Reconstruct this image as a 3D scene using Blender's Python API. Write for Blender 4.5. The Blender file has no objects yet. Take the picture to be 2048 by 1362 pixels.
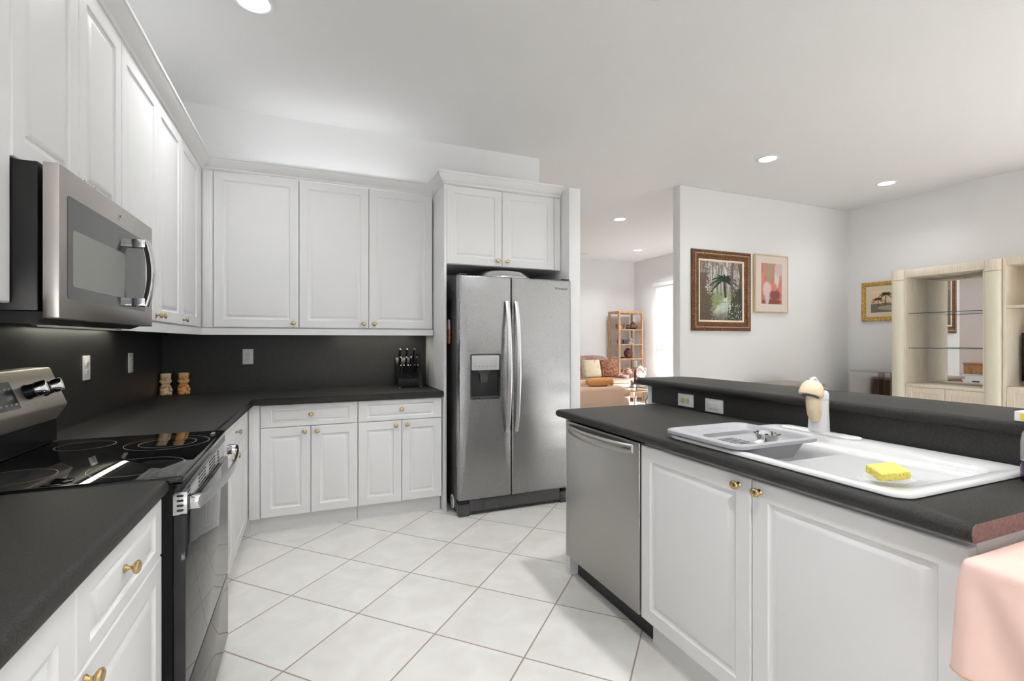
import bpy, bmesh, math, random
from mathutils import Vector, Matrix, noise
random.seed(7)
PI = math.pi
S = bpy.context.scene
C = S.collection

# ------------------------------------------------------------------ camera
cam_d = bpy.data.cameras.new('camera'); cam = bpy.data.objects.new('camera', cam_d); C.objects.link(cam)
cam_d.sensor_width = 36.0
cam_d.lens = 36.0 * 967.0 / 2048.0
cam.location = (0, 0, 1.30)
cam.rotation_euler = (PI / 2, 0, -math.atan(404 / 967.0))
cam_d.clip_start = 0.02
S.camera = cam

# ------------------------------------------------------------------ world, sun, daylight, exposure
W = bpy.data.worlds.new('sky'); S.world = W; W.use_nodes = True
wn = W.node_tree.nodes; bgn = wn['Background']
bgn.inputs[0].default_value = (0.86, 0.93, 1.0, 1); bgn.inputs[1].default_value = 0.5
sun_d = bpy.data.lights.new('sun', 'SUN'); sun_d.energy = 55.0; sun_d.angle = 0.01; sun_d.color = (.99, .99, .98)
sun = bpy.data.objects.new('sun', sun_d); C.objects.link(sun)
sun.rotation_euler = Vector((-0.53, 0.28, -0.80)).to_track_quat('-Z', 'Y').to_euler()

def area(name, loc, direction, sx, sy, power, col=(1, 1, 1), spread=PI):
    d = bpy.data.lights.new(name, 'AREA'); d.shape = 'RECTANGLE'; d.size = sx; d.size_y = sy
    d.energy = power; d.color = col; d.spread = spread
    o = bpy.data.objects.new(name, d); C.objects.link(o); o.location = loc
    o.rotation_euler = Vector(direction).to_track_quat('-Z', 'Y').to_euler()
    return o
# fill lamps added at unseen rear and side openings, daylight at the living room window
P_REAR_FILL, P_SIDE_FILL, P_LIVING = 8, 12, 3          # added fill at the unseen openings, living window daylight, W
P_KITCHEN, P_WALLS, P_LOUNGE, P_STRIP, P_UP_FILL = 15, 3.4, 15, 1.0, 1.35   # recessed lamps, under-cabinet strips, added cabinet-top fill, W
area('fill_rear_opening', (0.75, -3.15, 1.25), (0, 1, 0.06), 2.6, 2.2, P_REAR_FILL, (0.95, 0.975, 1.0))
area('fill_side_opening', (6.95, -1.5, 1.45), (-1, 0, 0.06), 2.6, 2.2, P_SIDE_FILL, (0.95, 0.975, 1.0))
area('daylight_living_window', (6.95, 7.0, 1.55), (-1, 0, 0), 2.3, 1.8, P_LIVING, (0.98, 0.98, 1.0))

S.view_settings.view_transform = 'Standard'
S.view_settings.look = 'None'
S.view_settings.exposure = 0.22
S.view_settings.gamma = 1.0
S.view_settings.use_curve_mapping = False
S.cycles.max_bounces = 14; S.cycles.diffuse_bounces = 8; S.cycles.glossy_bounces = 6
S.cycles.transmission_bounces = 8; S.cycles.transparent_max_bounces = 12
S.cycles.sample_clamp_indirect = 6.0; S.cycles.caustics_reflective = False; S.cycles.caustics_refractive = False

# ------------------------------------------------------------------ materials
def mat(name, col, rough=.5, metal=0.0, spec=.5, trans=0.0, emit=None, es=0.0, coat=0.0, ior=1.45):
    m = bpy.data.materials.new(name); m.use_nodes = True
    b = m.node_tree.nodes['Principled BSDF']
    b.inputs['Base Color'].default_value = (*col, 1); b.inputs['Roughness'].default_value = rough
    b.inputs['Metallic'].default_value = metal; b.inputs['Specular IOR Level'].default_value = spec
    b.inputs['Transmission Weight'].default_value = trans; b.inputs['IOR'].default_value = ior
    b.inputs['Coat Weight'].default_value = coat; b.inputs['Coat Roughness'].default_value = .05
    if emit: b.inputs['Emission Color'].default_value = (*emit, 1); b.inputs['Emission Strength'].default_value = es
    return m
def nd(m, t, **kw):
    n = m.node_tree.nodes.new(t)
    for k, v in kw.items(): setattr(n, k, v)
    return n
def bsdf(m): return m.node_tree.nodes['Principled BSDF']
def lk(m, a, b): m.node_tree.links.new(a, b)
def objcoord(m, scale=(1, 1, 1)):
    t = nd(m, 'ShaderNodeTexCoord'); mp = nd(m, 'ShaderNodeMapping'); mp.inputs['Scale'].default_value = scale
    lk(m, t.outputs['Object'], mp.inputs['Vector']); return mp.outputs['Vector']
def noisy(m, scale, c1, c2, stretch=(1, 1, 1), detail=6, lo=.35, hi=.65, rough=None):
    v = objcoord(m, stretch)
    n = nd(m, 'ShaderNodeTexNoise'); n.inputs['Scale'].default_value = scale; n.inputs['Detail'].default_value = detail
    lk(m, v, n.inputs['Vector'])
    r = nd(m, 'ShaderNodeValToRGB'); r.color_ramp.elements[0].position = lo; r.color_ramp.elements[1].position = hi
    r.color_ramp.elements[0].color = (*c1, 1); r.color_ramp.elements[1].color = (*c2, 1)
    lk(m, n.outputs['Fac'], r.inputs['Fac']); lk(m, r.outputs['Color'], bsdf(m).inputs['Base Color'])
    return n
def bump(m, scale, strength, dist=.002, stretch=(1, 1, 1), detail=4):
    v = objcoord(m, stretch)
    n = nd(m, 'ShaderNodeTexNoise'); n.inputs['Scale'].default_value = scale; n.inputs['Detail'].default_value = detail
    lk(m, v, n.inputs['Vector'])
    b = nd(m, 'ShaderNodeBump'); b.inputs['Strength'].default_value = strength; b.inputs['Distance'].default_value = dist
    lk(m, n.outputs['Fac'], b.inputs['Height']); lk(m, b.outputs['Normal'], bsdf(m).inputs['Normal'])
M = {}
M['wall'] = mat('wall_paint', (.83, .83, .835), .75, spec=.25)
M['ceil'] = mat('ceiling_paint', (.83, .83, .83), .9, spec=.1); bump(M['ceil'], 55, .35, .004, detail=3)
M['cab'] = mat('white_thermofoil', (.81, .81, .815), .38, spec=.4)
M['bladegrey'] = mat('blade_grey', (.62, .62, .62), .6)  # plain grey of the ceiling fan blades
M['laminate'] = mat('black_laminate', (.03, .029, .028), .48, spec=.14); noisy(M['laminate'], 260, (.023, .022, .021), (.041, .040, .038)); bump(M['laminate'], 300, .05, .0004)
M['splash'] = mat('black_backsplash', (.028, .027, .026), .42, spec=.45); noisy(M['splash'], 240, (.02, .019, .018), (.038, .037, .035))
M['edge'] = mat('raw_counter_edge', (.16, .085, .08), .6); noisy(M['edge'], 120, (.13, .065, .06), (.19, .105, .1))
M['brass'] = mat('brass', (.58, .42, .21), .25, 1.0); bump(M['brass'], 130, .25, .0012)
def steel(name, col, rough, stretch, wave=0.0):
    m = mat(name, col, rough, 1.0)
    v = objcoord(m, stretch)
    n = nd(m, 'ShaderNodeTexNoise'); n.inputs['Scale'].default_value = 60; n.inputs['Detail'].default_value = 3
    lk(m, v, n.inputs['Vector'])
    mr = nd(m, 'ShaderNodeMapRange'); mr.inputs['To Min'].default_value = rough - .015; mr.inputs['To Max'].default_value = rough + .025
    lk(m, n.outputs['Fac'], mr.inputs['Value']); lk(m, mr.outputs['Result'], bsdf(m).inputs['Roughness'])
    if wave:
        v2 = objcoord(m, (1.2, 1.2, 2.2))
        n2 = nd(m, 'ShaderNodeTexNoise'); n2.inputs['Scale'].default_value = 2.2; n2.inputs['Detail'].default_value = 1
        lk(m, v2, n2.inputs['Vector'])
        b = nd(m, 'ShaderNodeBump'); b.inputs['Strength'].default_value = wave; b.inputs['Distance'].default_value = .02
        lk(m, n2.outputs['Fac'], b.inputs['Height']); lk(m, b.outputs['Normal'], bsdf(m).inputs['Normal'])
    return m
M['steel'] = steel('stainless_steel', (.34, .34, .345), .27, (1, 1, 30), .45)
M['steel_dw'] = steel('brushed_stainless', (.50, .49, .475), .30, (1, 30, 1), .12)
M['steel_mw'] = steel('warm_stainless', (.50, .47, .45), .30, (1, 30, 1))
M['steel_dark'] = mat('dark_polished_steel', (.30, .30, .305), .12, 1.0)
M['blackmatt'] = mat('black_painted_steel', (.006, .006, .006), .5, spec=.12)
M['chrome'] = mat('polished_chrome', (.82, .82, .83), .07, 1.0)
M['steel_soft'] = mat('satin_handle', (.68, .68, .69), .28, 1.0)
M['black'] = mat('black_plastic', (.012, .012, .013), .35)
M['blackgloss'] = mat('black_enamel', (.008, .008, .008), .22, spec=.35)
M['ceran'] = mat('black_glass', (.006, .006, .006), .03, spec=.55)
M['ovenglass'] = mat('smoked_oven_glass', (.02, .02, .021), .03, spec=.35)
M['mwglass'] = mat('smoked_microwave_glass', (.05, .052, .05), .06, spec=.35)
M['mwscreen'] = mat('microwave_screen', (.20, .205, .19), .25, spec=.3)
M['fridgeside'] = mat('charcoal_metal', (.06, .057, .055), .4, .3)
M['grille'] = mat('dark_grille', (.05, .05, .052), .42)
M['ringmark'] = mat('burner_mark', (.32, .32, .32), .3)
M['white'] = mat('white_plastic', (.82, .82, .82), .3)
M['slot'] = mat('slot_black', (.01, .01, .01), .5)
M['ivory'] = mat('ivory_plastic', (.68, .55, .33), .35)
M['porcelain'] = mat('white_porcelain', (.66, .66, .66), .12, spec=.5)
M['cream'] = mat('cream_plastic', (.80, .66, .47), .25)
M['rack'] = mat('grey_plastic', (.36, .36, .38), .38)
M['sponge'] = mat('yellow_sponge', (.83, .68, .10), .9, spec=.1); noisy(M['sponge'], 160, (.64, .51, .08), (.82, .70, .19), lo=.3, hi=.5); bump(M['sponge'], 170, .9, .004)
M['clear'] = mat('clear_plastic', (.96, .97, .97), .04, trans=0.0, ior=1.3); bsdf(M['clear']).inputs['Alpha'].default_value = .22
M['glass'] = mat('clear_glass', (.80, .90, .86), .01, ior=1.45); bsdf(M['glass']).inputs['Alpha'].default_value = .14
M['glassedge'] = mat('glass_edge', (.06, .10, .09), .1)
M['purple'] = mat('purple_soap', (.03, .012, .05), .08, spec=.6)
M['mirror'] = mat('mirror', (.90, .90, .90), .01, 1.0)
M['smokemirror'] = mat('smoked_mirror', (.50, .48, .47), .03, 1.0)
M['pink'] = mat('pink_cloth', (.74, .50, .44), .85, spec=.15); bump(M['pink'], 350, .15, .0006)
M['lens'] = mat('lamp_lens', (1, 1, 1), .5, emit=(1, .98, .95), es=14)
M['whitewood'] = mat('pickled_wood', (.77, .70, .58), .5); noisy(M['whitewood'], 9, (.70, .61, .49), (.80, .74, .63), (14, 14, .6))
M['creamlac'] = mat('cream_lacquer', (.74, .70, .57), .35)
M['tvblack'] = mat('tv_black', (.006, .006, .008), .15)
M['oak'] = mat('brown_wood', (.33, .16, .07), .42); noisy(M['oak'], 6, (.24, .105, .04), (.42, .22, .10), (10, 10, .8))
M['rattan'] = mat('rattan_wood', (.45, .26, .13), .5); noisy(M['rattan'], 10, (.34, .17, .075), (.56, .36, .20), (8, 8, .6))
M['darkwood'] = mat('dark_wood', (.12, .05, .03), .3); noisy(M['darkwood'], 7, (.08, .03, .018), (.17, .075, .04), (8, 8, .7))
def tiled(name):
    m = mat(name, (.7, .68, .65), .28, spec=.4)
    t = nd(m, 'ShaderNodeTexCoord'); sx = nd(m, 'ShaderNodeSeparateXYZ'); lk(m, t.outputs['Object'], sx.inputs['Vector'])
    def ma(op, a, b=None):
        n = nd(m, 'ShaderNodeMath', operation=op)
        for i, q in enumerate((a, b)):
            if q is None: continue
            if isinstance(q, (int, float)): n.inputs[i].default_value = q
            else: lk(m, q, n.inputs[i])
        return n.outputs[0]
    u = ma('MULTIPLY', ma('ADD', sx.outputs['X'], sx.outputs['Y']), .70711)
    v = ma('MULTIPLY', ma('SUBTRACT', sx.outputs['X'], sx.outputs['Y']), .70711)
    pu, pv = .437, .423
    au = ma('DIVIDE', ma('SUBTRACT', u, 2.289), pu); av = ma('DIVIDE', ma('SUBTRACT', v, -1.130), pv)
    def edge(a, p):
        f = ma('FRACT', ma('ADD', a, 100.5)); return ma('MULTIPLY', ma('ABSOLUTE', ma('SUBTRACT', f, .5)), p)
    e = ma('MINIMUM', edge(au, pu), edge(av, pv))
    mr = nd(m, 'ShaderNodeMapRange'); mr.inputs['From Min'].default_value = .0022; mr.inputs['From Max'].default_value = .0040
    lk(m, e, mr.inputs['Value'])
    cell = nd(m, 'ShaderNodeCombineXYZ'); lk(m, ma('FLOOR', ma('ADD', au, 100.0)), cell.inputs[0]); lk(m, ma('FLOOR', ma('ADD', av, 100.0)), cell.inputs[1])
    wnz = nd(m, 'ShaderNodeTexWhiteNoise'); lk(m, cell.outputs[0], wnz.inputs['Vector'])
    n = nd(m, 'ShaderNodeTexNoise'); n.inputs['Scale'].default_value = 5.5; n.inputs['Detail'].default_value = 7; n.inputs['Distortion'].default_value = .6
    vm = nd(m, 'ShaderNodeVectorMath', operation='ADD'); lk(m, t.outputs['Object'], vm.inputs[0]); 
    sc_ = nd(m, 'ShaderNodeVectorMath', operation='SCALE'); sc_.inputs['Scale'].default_value = 4.0
    lk(m, wnz.outputs['Color'], sc_.inputs[0]); lk(m, sc_.outputs[0], vm.inputs[1]); lk(m, vm.outputs[0], n.inputs['Vector'])
    r = nd(m, 'ShaderNodeValToRGB'); r.color_ramp.elements[0].position = .3; r.color_ramp.elements[1].position = .7
    r.color_ramp.elements[0].color = (.70, .68, .645, 1); r.color_ramp.elements[1].color = (.80, .785, .755, 1)
    lk(m, n.outputs['Fac'], r.inputs['Fac'])
    mx = nd(m, 'ShaderNodeMixRGB'); mx.inputs['Color1'].default_value = (.33, .255, .215, 1)
    lk(m, mr.outputs['Result'], mx.inputs['Fac']); lk(m, r.outputs['Color'], mx.inputs['Color2'])
    lk(m, mx.outputs['Color'], bsdf(m).inputs['Base Color'])
    b = nd(m, 'ShaderNodeBump'); b.inputs['Strength'].default_value = .5; b.inputs['Distance'].default_value = .002
    lk(m, mr.outputs['Result'], b.inputs['Height']); lk(m, b.outputs['Normal'], bsdf(m).inputs['Normal'])
    return m
M['tile'] = tiled('ceramic_floor_tile')
def painted(name):
    m = mat(name, (1, 1, 1), .45, spec=.3)
    a = nd(m, 'ShaderNodeVertexColor', layer_name='paint'); lk(m, a.outputs['Color'], bsdf(m).inputs['Base Color']); return m
M['canvas'] = painted('painted_canvas')

# ------------------------------------------------------------------ mesh helpers
ORG = {}
class MB:
    def __init__(s): s.bm = bmesh.new()
    def box(s, x0, x1, y0, y1, z0, z1, bev=0.0, seg=2, T=None):
        if x1 < x0: x0, x1 = x1, x0
        if y1 < y0: y0, y1 = y1, y0
        if z1 < z0: z0, z1 = z1, z0
        v = [s.bm.verts.new((x, y, z)) for x in (x0, x1) for y in (y0, y1) for z in (z0, z1)]
        fs = [s.bm.faces.new([v[i] for i in q]) for q in ((0, 1, 3, 2), (4, 6, 7, 5), (0, 4, 5, 1), (2, 3, 7, 6), (0, 2, 6, 4), (1, 5, 7, 3))]
        allv = set(v)
        if bev > 0:
            es = list({e for f in fs for e in f.edges})
            r = bmesh.ops.bevel(s.bm, geom=es, offset=bev, segments=seg, profile=.5, affect='EDGES')
            allv = {q for q in v if q.is_valid} | {q for q in r['verts'] if q.is_valid}
        if T is not None:
            for q in allv: q.co = T @ q.co
        return s
    def loops(s, L, cap0=True, cap1=True, close=True):
        R = [[s.bm.verts.new(p) for p in l] for l in L]
        for a, b in zip(R, R[1:]):
            n = len(a)
            for i in range(n if close else n - 1):
                j = (i + 1) % n
                try: s.bm.faces.new((a[i], a[j], b[j], b[i]))
                except ValueError: pass
        if cap0: s.bm.faces.new(list(reversed(R[0])))
        if cap1: s.bm.faces.new(R[-1])
        return s
    def lathe(s, o, prof, ax=(0, 0, 1), seg=24, sx=1.0, sy=1.0, cap0=True, cap1=True):
        ax = Vector(ax).normalized(); u = ax.orthogonal().normalized()
        if abs(ax.z) < .99: u = Vector((0, 0, 1)).cross(ax).normalized()
        else: u = Vector((1, 0, 0))
        w = ax.cross(u); o = Vector(o)
        L = [[o + ax * h + (u * math.cos(2 * PI * i / seg) * sx + w * math.sin(2 * PI * i / seg) * sy) * max(r, 1e-4) for i in range(seg)] for r, h in prof]
        return s.loops(L, cap0, cap1)
    def tube(s, pts, rad, seg=10, flat=1.0, cap=True):
        pts = [Vector(p) for p in pts]; n = len(pts); L = []
        if not isinstance(rad, (list, tuple)): rad = [rad] * n
        prev = None
        for i, p in enumerate(pts):
            t = (pts[min(i + 1, n - 1)] - pts[max(i - 1, 0)]).normalized()
            if prev is None:
                u = t.orthogonal().normalized()
                if abs(t.z) < .9: u = Vector((0, 0, 1)).cross(t).normalized()
            else: u = (prev - t * prev.dot(t)).normalized()
            prev = u; w = t.cross(u)
            L.append([p + (u * math.cos(2 * PI * k / seg) + w * math.sin(2 * PI * k / seg) * flat) * rad[i] for k in range(seg)])
        return s.loops(L, cap, cap)
    def prism(s, poly, f0, f1):            # poly: list of 2D points; f0/f1 map (a,b) to a world point
        return s.loops([[f0(a, b) for a, b in poly], [f1(a, b) for a, b in poly]])
    def build(s, name, m, parent=None, smooth=35, loc=None, recalc=True):
        if recalc: bmesh.ops.recalc_face_normals(s.bm, faces=s.bm.faces)
        me = bpy.data.meshes.new(name)
        vs = [v.co.copy() for v in s.bm.verts]
        if parent is not None: o0 = ORG[parent.name]
        elif loc is not None: o0 = Vector(loc)
        else:
            o0 = Vector(((min(v.x for v in vs) + max(v.x for v in vs)) / 2, (min(v.y for v in vs) + max(v.y for v in vs)) / 2, min(v.z for v in vs)))
        for v in s.bm.verts: v.co -= o0
        s.bm.to_mesh(me); s.bm.free()
        me.materials.append(m)
        if smooth:
            me.polygons.foreach_set('use_smooth', [True] * len(me.polygons)); me.set_sharp_from_angle(angle=math.radians(smooth))
        o = bpy.data.objects.new(name, me); C.objects.link(o)
        if parent is not None: o.parent = parent
        else: o.location = o0
        ORG[o.name] = o0
        return o
def B(x0, x1, y0, y1, z0, z1, bev=0.0, seg=2): return MB().box(x0, x1, y0, y1, z0, z1, bev, seg)
def tag(o, label=None, cat=None, group=None, kind=None):
    if label: o['label'] = label
    if cat: o['category'] = cat
    if group: o['group'] = group
    if kind: o['kind'] = kind
    return o
def thing(name, label, cat, loc, group=None):
    o = bpy.data.objects.new(name, None); C.objects.link(o); o.location = loc; o.empty_display_size = .05
    ORG[o.name] = Vector(loc); return tag(o, label, cat, group)
def struct(name, mb, m, **kw): return tag(mb.build(name, m, **kw), kind='structure')
def copy_tree(o, parent=None):
    c = o.copy(); C.objects.link(c); c.parent = parent
    for ch in list(o.children): copy_tree(ch, c)
    return c
def rrect(a0, a1, b0, b1, r, n=5):
    r = max(r, 1e-4); P = []
    for cx, cy, s in ((a1 - r, b1 - r, 0), (a0 + r, b1 - r, PI / 2), (a0 + r, b0 + r, PI), (a1 - r, b0 + r, 1.5 * PI)):
        for i in range(n + 1):
            t = s + PI / 2 * i / n; P.append((cx + r * math.cos(t), cy + r * math.sin(t)))
    return P
def text_mesh(name, body, size, m, parent, frame, depth=.0006):   # frame: (origin, u, v)
    cu = bpy.data.curves.new(name, 'FONT'); cu.body = body; cu.size = size; cu.extrude = depth; cu.align_x = 'CENTER'; cu.align_y = 'CENTER'
    cu.shear = .25
    t = bpy.data.objects.new(name + '_tmp', cu); C.objects.link(t)
    me = bpy.data.meshes.new_from_object(t.evaluated_get(bpy.context.evaluated_depsgraph_get()))
    bpy.data.objects.remove(t)
    o, u, v = [Vector(q) for q in frame]; n = u.cross(v); o0 = ORG[parent.name]
    for q in me.vertices: q.co = o + u * q.co.x + v * q.co.y + n * q.co.z - o0
    me.materials.clear(); me.materials.append(m); me.name = name
    ob = bpy.data.objects.new(name, me); C.objects.link(ob); ob.parent = parent; ORG[ob.name] = o0
    return ob

# ------------------------------------------------------------------ room shell
ZC = 3.06
struct('floor', B(-1.2, 7.0, -3.3, 9.3, -.10, 0), M['tile'], loc=(0, 0, 0))
struct('ceiling', B(-1.2, 7.0, -3.3, 9.3, ZC, ZC + .1), M['ceil'])
struct('wall_left', B(-1.12, -1.0, -3.2, 4.335, 0, ZC), M['wall'])
struct('wall_back', MB().prism([(-1.0, 4.215), (1.93, 4.215), (2.05, 4.215), (2.05, 4.335), (-1.0, 4.335)], lambda a, b: (a, b, 0), lambda a, b: (a, b, ZC)), M['wall'])
struct('wall_stub', B(1.945, 2.05, 3.45, 4.214, 0, 2.545, .004), M['wall'])
struct('wall_picture', B(3.85, 6.75, 4.30, 4.42, 0, ZC, .012), M['wall'])
wr = MB()
for y0, y1, z0, z1 in ((-3.2, -2.85, 0, ZC), (-2.85, -.15, 0, .3), (-2.85, -.15, 2.6, ZC), (-.15, 5.8, 0, ZC), (8.2, 9.12, 0, ZC), (5.8, 8.2, 0, .62), (5.8, 8.2, 2.46, ZC)): wr.box(6.75, 6.87, y0, y1, z0, z1)
struct('wall_right', wr, M['wall'])
struct('wall_far', B(.08, 6.75, 9.0, 9.12, 0, ZC), M['wall'])
struct('wall_living_left', B(.08, .2, 4.335, 9.0, 0, ZC), mat('blush_wall_paint', (.83, .76, .73), .75, spec=.25))
wf = MB()
for x0, x1, z0, z1 in ((-1.0, -.6, 0, ZC), (2.1, 6.75, 0, ZC), (-.6, 2.1, 2.4, ZC)): wf.box(x0, x1, -3.12, -3.0, z0, z1)
struct('wall_front', wf, M['wall'])
for i, (x0, x1) in enumerate(((-.6, 2.1),)):  # unseen glass door, put in for the fill lamp behind it
    d = tag(thing('door_%d' % (i + 1), None, None, (x0, -3.06, 0)), kind='structure')
    f = MB(); xm = (x0 + x1) / 2
    for a, b in ((x0, x0 + .05), (xm - .03, xm + .03), (x1 - .05, x1)): f.box(a, b, -3.08, -3.03, 0, 2.4)
    f.box(x0 + .05, xm - .03, -3.08, -3.03, 2.34, 2.4); f.box(xm + .03, x1 - .05, -3.08, -3.03, 2.34, 2.4)
    f.box(x0 + .05, xm - .03, -3.08, -3.03, 0, .05); f.box(xm + .03, x1 - .05, -3.08, -3.03, 0, .05)
    f.build('door_frame', M['white'], d)
w = tag(thing('window_unseen', None, None, (6.80, -1.5, .3)), kind='structure')  # unseen window, added to bring fill in from the right
f = MB()
for y0, y1, z0, z1 in ((-2.85, -2.79, .3, 2.6), (-.21, -.15, .3, 2.6), (-1.53, -1.47, .36, 2.54), (-2.79, -.21, .3, .36), (-2.79, -.21, 2.54, 2.6)): f.box(6.80, 6.85, y0, y1, z0, z1)
f.build('window_frame', M['white'], w)
# living room window with vertical blinds
w = tag(thing('window_1', None, None, (6.80, 7.0, .62)), kind='structure')
f = MB()
for y0, y1, z0, z1 in ((5.8, 5.86, .62, 2.46), (8.14, 8.2, .62, 2.46), (6.97, 7.03, .68, 2.40), (5.86, 8.14, .62, .68), (5.86, 8.14, 2.40, 2.46), (5.86, 6.97, 1.30, 1.34), (7.03, 8.14, 1.30, 1.34)): f.box(6.82, 6.86, y0, y1, z0, z1)
f.build('window_frame', M['white'], w)
bl = thing('vertical_blind', 'white vertical blind with headrail over the bright living room window', 'blind', (6.70, 7.0, .6))
B(6.66, 6.74, 5.72, 8.26, 2.43, 2.50, .004).build('headrail', M['white'], bl)
M['vane'] = mat('blind_vane', (.88, .88, .87), .6, trans=0); 
vb = bsdf(M['vane']); vb.inputs['Subsurface Weight'].default_value = 0
tl = nd(M['vane'], 'ShaderNodeBsdfTranslucent'); tl.inputs[0].default_value = (.9, .9, .88, 1)
mxs = nd(M['vane'], 'ShaderNodeMixShader'); mxs.inputs[0].default_value = .045
lk(M['vane'], vb.outputs[0], mxs.inputs[1]); lk(M['vane'], tl.outputs[0], mxs.inputs[2]); lk(M['vane'], mxs.outputs[0], M['vane'].node_tree.nodes['Material Output'].inputs[0])
vanes = [(5.79 + .016 * k, 88) for k in range(20)]                       # drawn open on the near half
yy = 7.20
while yy < 8.24: vanes.append((yy, 13)); yy += .080                        # closed on the far half
for yy, ang in vanes:
    T = Matrix.Translation((6.70, yy, 1.53)) @ Matrix.Rotation(math.radians(ang), 4, 'Z')
    MB().box(-.001, .001, -.043, .043, -.895, .895, T=T).build('vane', M['vane'], bl)

# ------------------------------------------------------------------ backsplashes
tag(B(-.9985, -.985, 1.0, 4.2015, .9153, 1.3905).build('backsplash', M['splash']), 'black laminate backsplash along the range wall', 'backsplash')
tag(B(-.9849, .9365, 4.2020, 4.2145, .9153, 1.3905).build('backsplash', M['splash']), 'black laminate backsplash behind the knife block and carved figures', 'backsplash')

# ------------------------------------------------------------------ cabinets
def knob(mb_parent, o, n):
    MB().lathe(o, [(.0095, 0), (.0105, .0025), (.0075, .0055), (.0048, .009), (.0050, .0135), (.0105, .0165), (.0158, .0200), (.0172, .0235), (.0160, .0265), (.0120, .0290), (.0060, .0300)], n, 20, 1.0, .84).build('knob', M['brass'], mb_parent, smooth=50)
def panel(name, F, u0, u1, v0, v1, parent, drawer=False, t=.02):
    iu = .058; iv = .058 if not drawer else .030; k = 1.0 if not drawer else .62
    def L(du, dv, n): return [F(u0 + du, v0 + dv, n), F(u1 - du, v0 + dv, n), F(u1 - du, v1 - dv, n), F(u0 + du, v1 - dv, n)]
    lv = [(0, 0, 0), (0, 0, t - .005), (.0015, .0015, t - .002), (.005, .005, t)]
    lv += [(iu, iv, t), (iu + .004, iv + .004 * k, t - .005), (iu + .011, iv + .011 * k, t - .0075), (iu + .017, iv + .017 * k, t - .0075), (iu + .034, iv + .030 * k, t - .0015), (iu + .038, iv + .034 * k, t - .0008)]
    return MB().loops([L(*q) for q in lv]).build(name, M['cab'], parent, smooth=22)
def cabinet(name, label, F, u0, u1, v0, v1, depth, fronts, toe=None, cat='cabinet', fillers=(), group=None, open_top=False):
    p = [F(u0, v0, -depth), F(u1, v1, 0)]
    c = [(p[0][i] + p[1][i]) / 2 for i in range(3)]; c[2] = 0 if toe else v0
    t = thing(name, label, cat, c, group)
    bv0 = toe if toe else v0
    q0, q1 = F(u0 + .0008, bv0, -depth), F(u1 - .0008, v1, -.001)
    X0, X1 = sorted((q0[0], q1[0])); Y0_, Y1_ = sorted((q0[1], q1[1])); k = .016
    if open_top:
        m = MB().box(X0, X1, Y0_, Y0_ + k, q0[2], q1[2]).box(X0, X1, Y1_ - k, Y1_, q0[2], q1[2]).box(X1 - k, X1, Y0_ + k, Y1_ - k, q0[2], q1[2])
        m.box(X0, X1 - k, Y0_ + k, Y1_ - k, q0[2], q0[2] + k).box(X0, X0 + .012, Y0_ + k, Y1_ - k, q0[2] + k, q1[2]); m.build('cabinet_box', M['cab'], t)
    else: B(X0, X1, Y0_, Y1_, q0[2], q1[2]).build('cabinet_box', M['cab'], t)
    if toe:
        q0, q1 = F(u0 + .0008, .0, -depth), F(u1 - .0008, toe - .0005, -.045)
        B(q0[0], q1[0], q0[1], q1[1], q0[2], q1[2]).build('toe_kick', M['cab'], t)
    for fl in fillers:
        q0, q1 = F(fl[0], fl[2], .0), F(fl[1], fl[3], .018)
        B(q0[0], q1[0], q0[1], q1[1], q0[2], q1[2], .001).build('filler_strip', M['cab'], t)
    for kind, a, b, c0, c1, kn in fronts:
        d = panel(kind, F, a + .0018, b - .0018, c0 + .0015, c1 - .0015, t, kind == 'drawer')
        if kn:
            o = F(kn[0], kn[1], .0198); e = F(kn[0], kn[1], 1.0); n = Vector(e) - Vector(o)
            knob(d, o, n)
    return t
FL = lambda u, v, n: (-.395 + n, u, v)
FB = lambda u, v, n: (u, 3.63 - n, v)
FUL = lambda u, v, n: (-.71 + n, u, v)
FUB = lambda u, v, n: (u, 3.935 - n, v)
FFC = lambda u, v, n: (u, 3.605 - n, v)
FI = lambda u, v, n: (1.32 - n, u, v)
TK = .112
# base cabinets on the range wall
cabinet('base_cabinet', 'white base cabinet with one drawer just in front of the range', FL, 1.065, 1.597, TK, .872, .588,
        [('drawer', 1.065, 1.597, .712, .870, (1.305, .800)), ('door', 1.065, 1.597, TK, .712, (1.098, .690))], TK)
cabinet('base_cabinet', 'white base cabinet cut off by the bottom left corner of the photo', FL, .46, 1.063, TK, .872, .588,
        [('door', .46, 1.063, TK, .870, None)], TK)
lcb = cabinet('base_cabinet', 'narrow-looking white base cabinet between the range and the inside corner', FL, 2.372, 3.70, TK, .872, .588,
        [('drawer', 2.372, 3.50, .712, .870, (3.03, .797)), ('door', 2.372, 2.935, TK, .712, (2.885, .676)), ('door', 2.935, 3.50, TK, .712, (2.985, .678))], TK,
        fillers=[(3.502, 3.612, TK, .870)])
B(-.4395, -.3745, 3.6755, 3.69, 0, .1115).build('toe_kick', M['cab'], lcb)
cabinet('base_cabinet', 'white base cabinet under the counter between corner and middle of back run', FB, -.374, .316, TK, .872, .57,
        [('drawer', -.307, .316, .713, .868, (.006, .795)), ('door', -.307, .005, TK, .713, (-.035, .676)), ('door', .005, .316, TK, .713, (.046, .676))], TK,
        fillers=[(-.374, -.309, TK, .870)])
cabinet('base_cabinet', 'white base cabinet beside the refrigerator, below the knife block', FB, .3165, .930, TK, .872, .57,
        [('drawer', .3165, .929, .713, .868, (.622, .794)), ('door', .3165, .626, TK, .713, (.582, .677)), ('door', .626, .929, TK, .713, (.664, .678))], TK)
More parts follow.
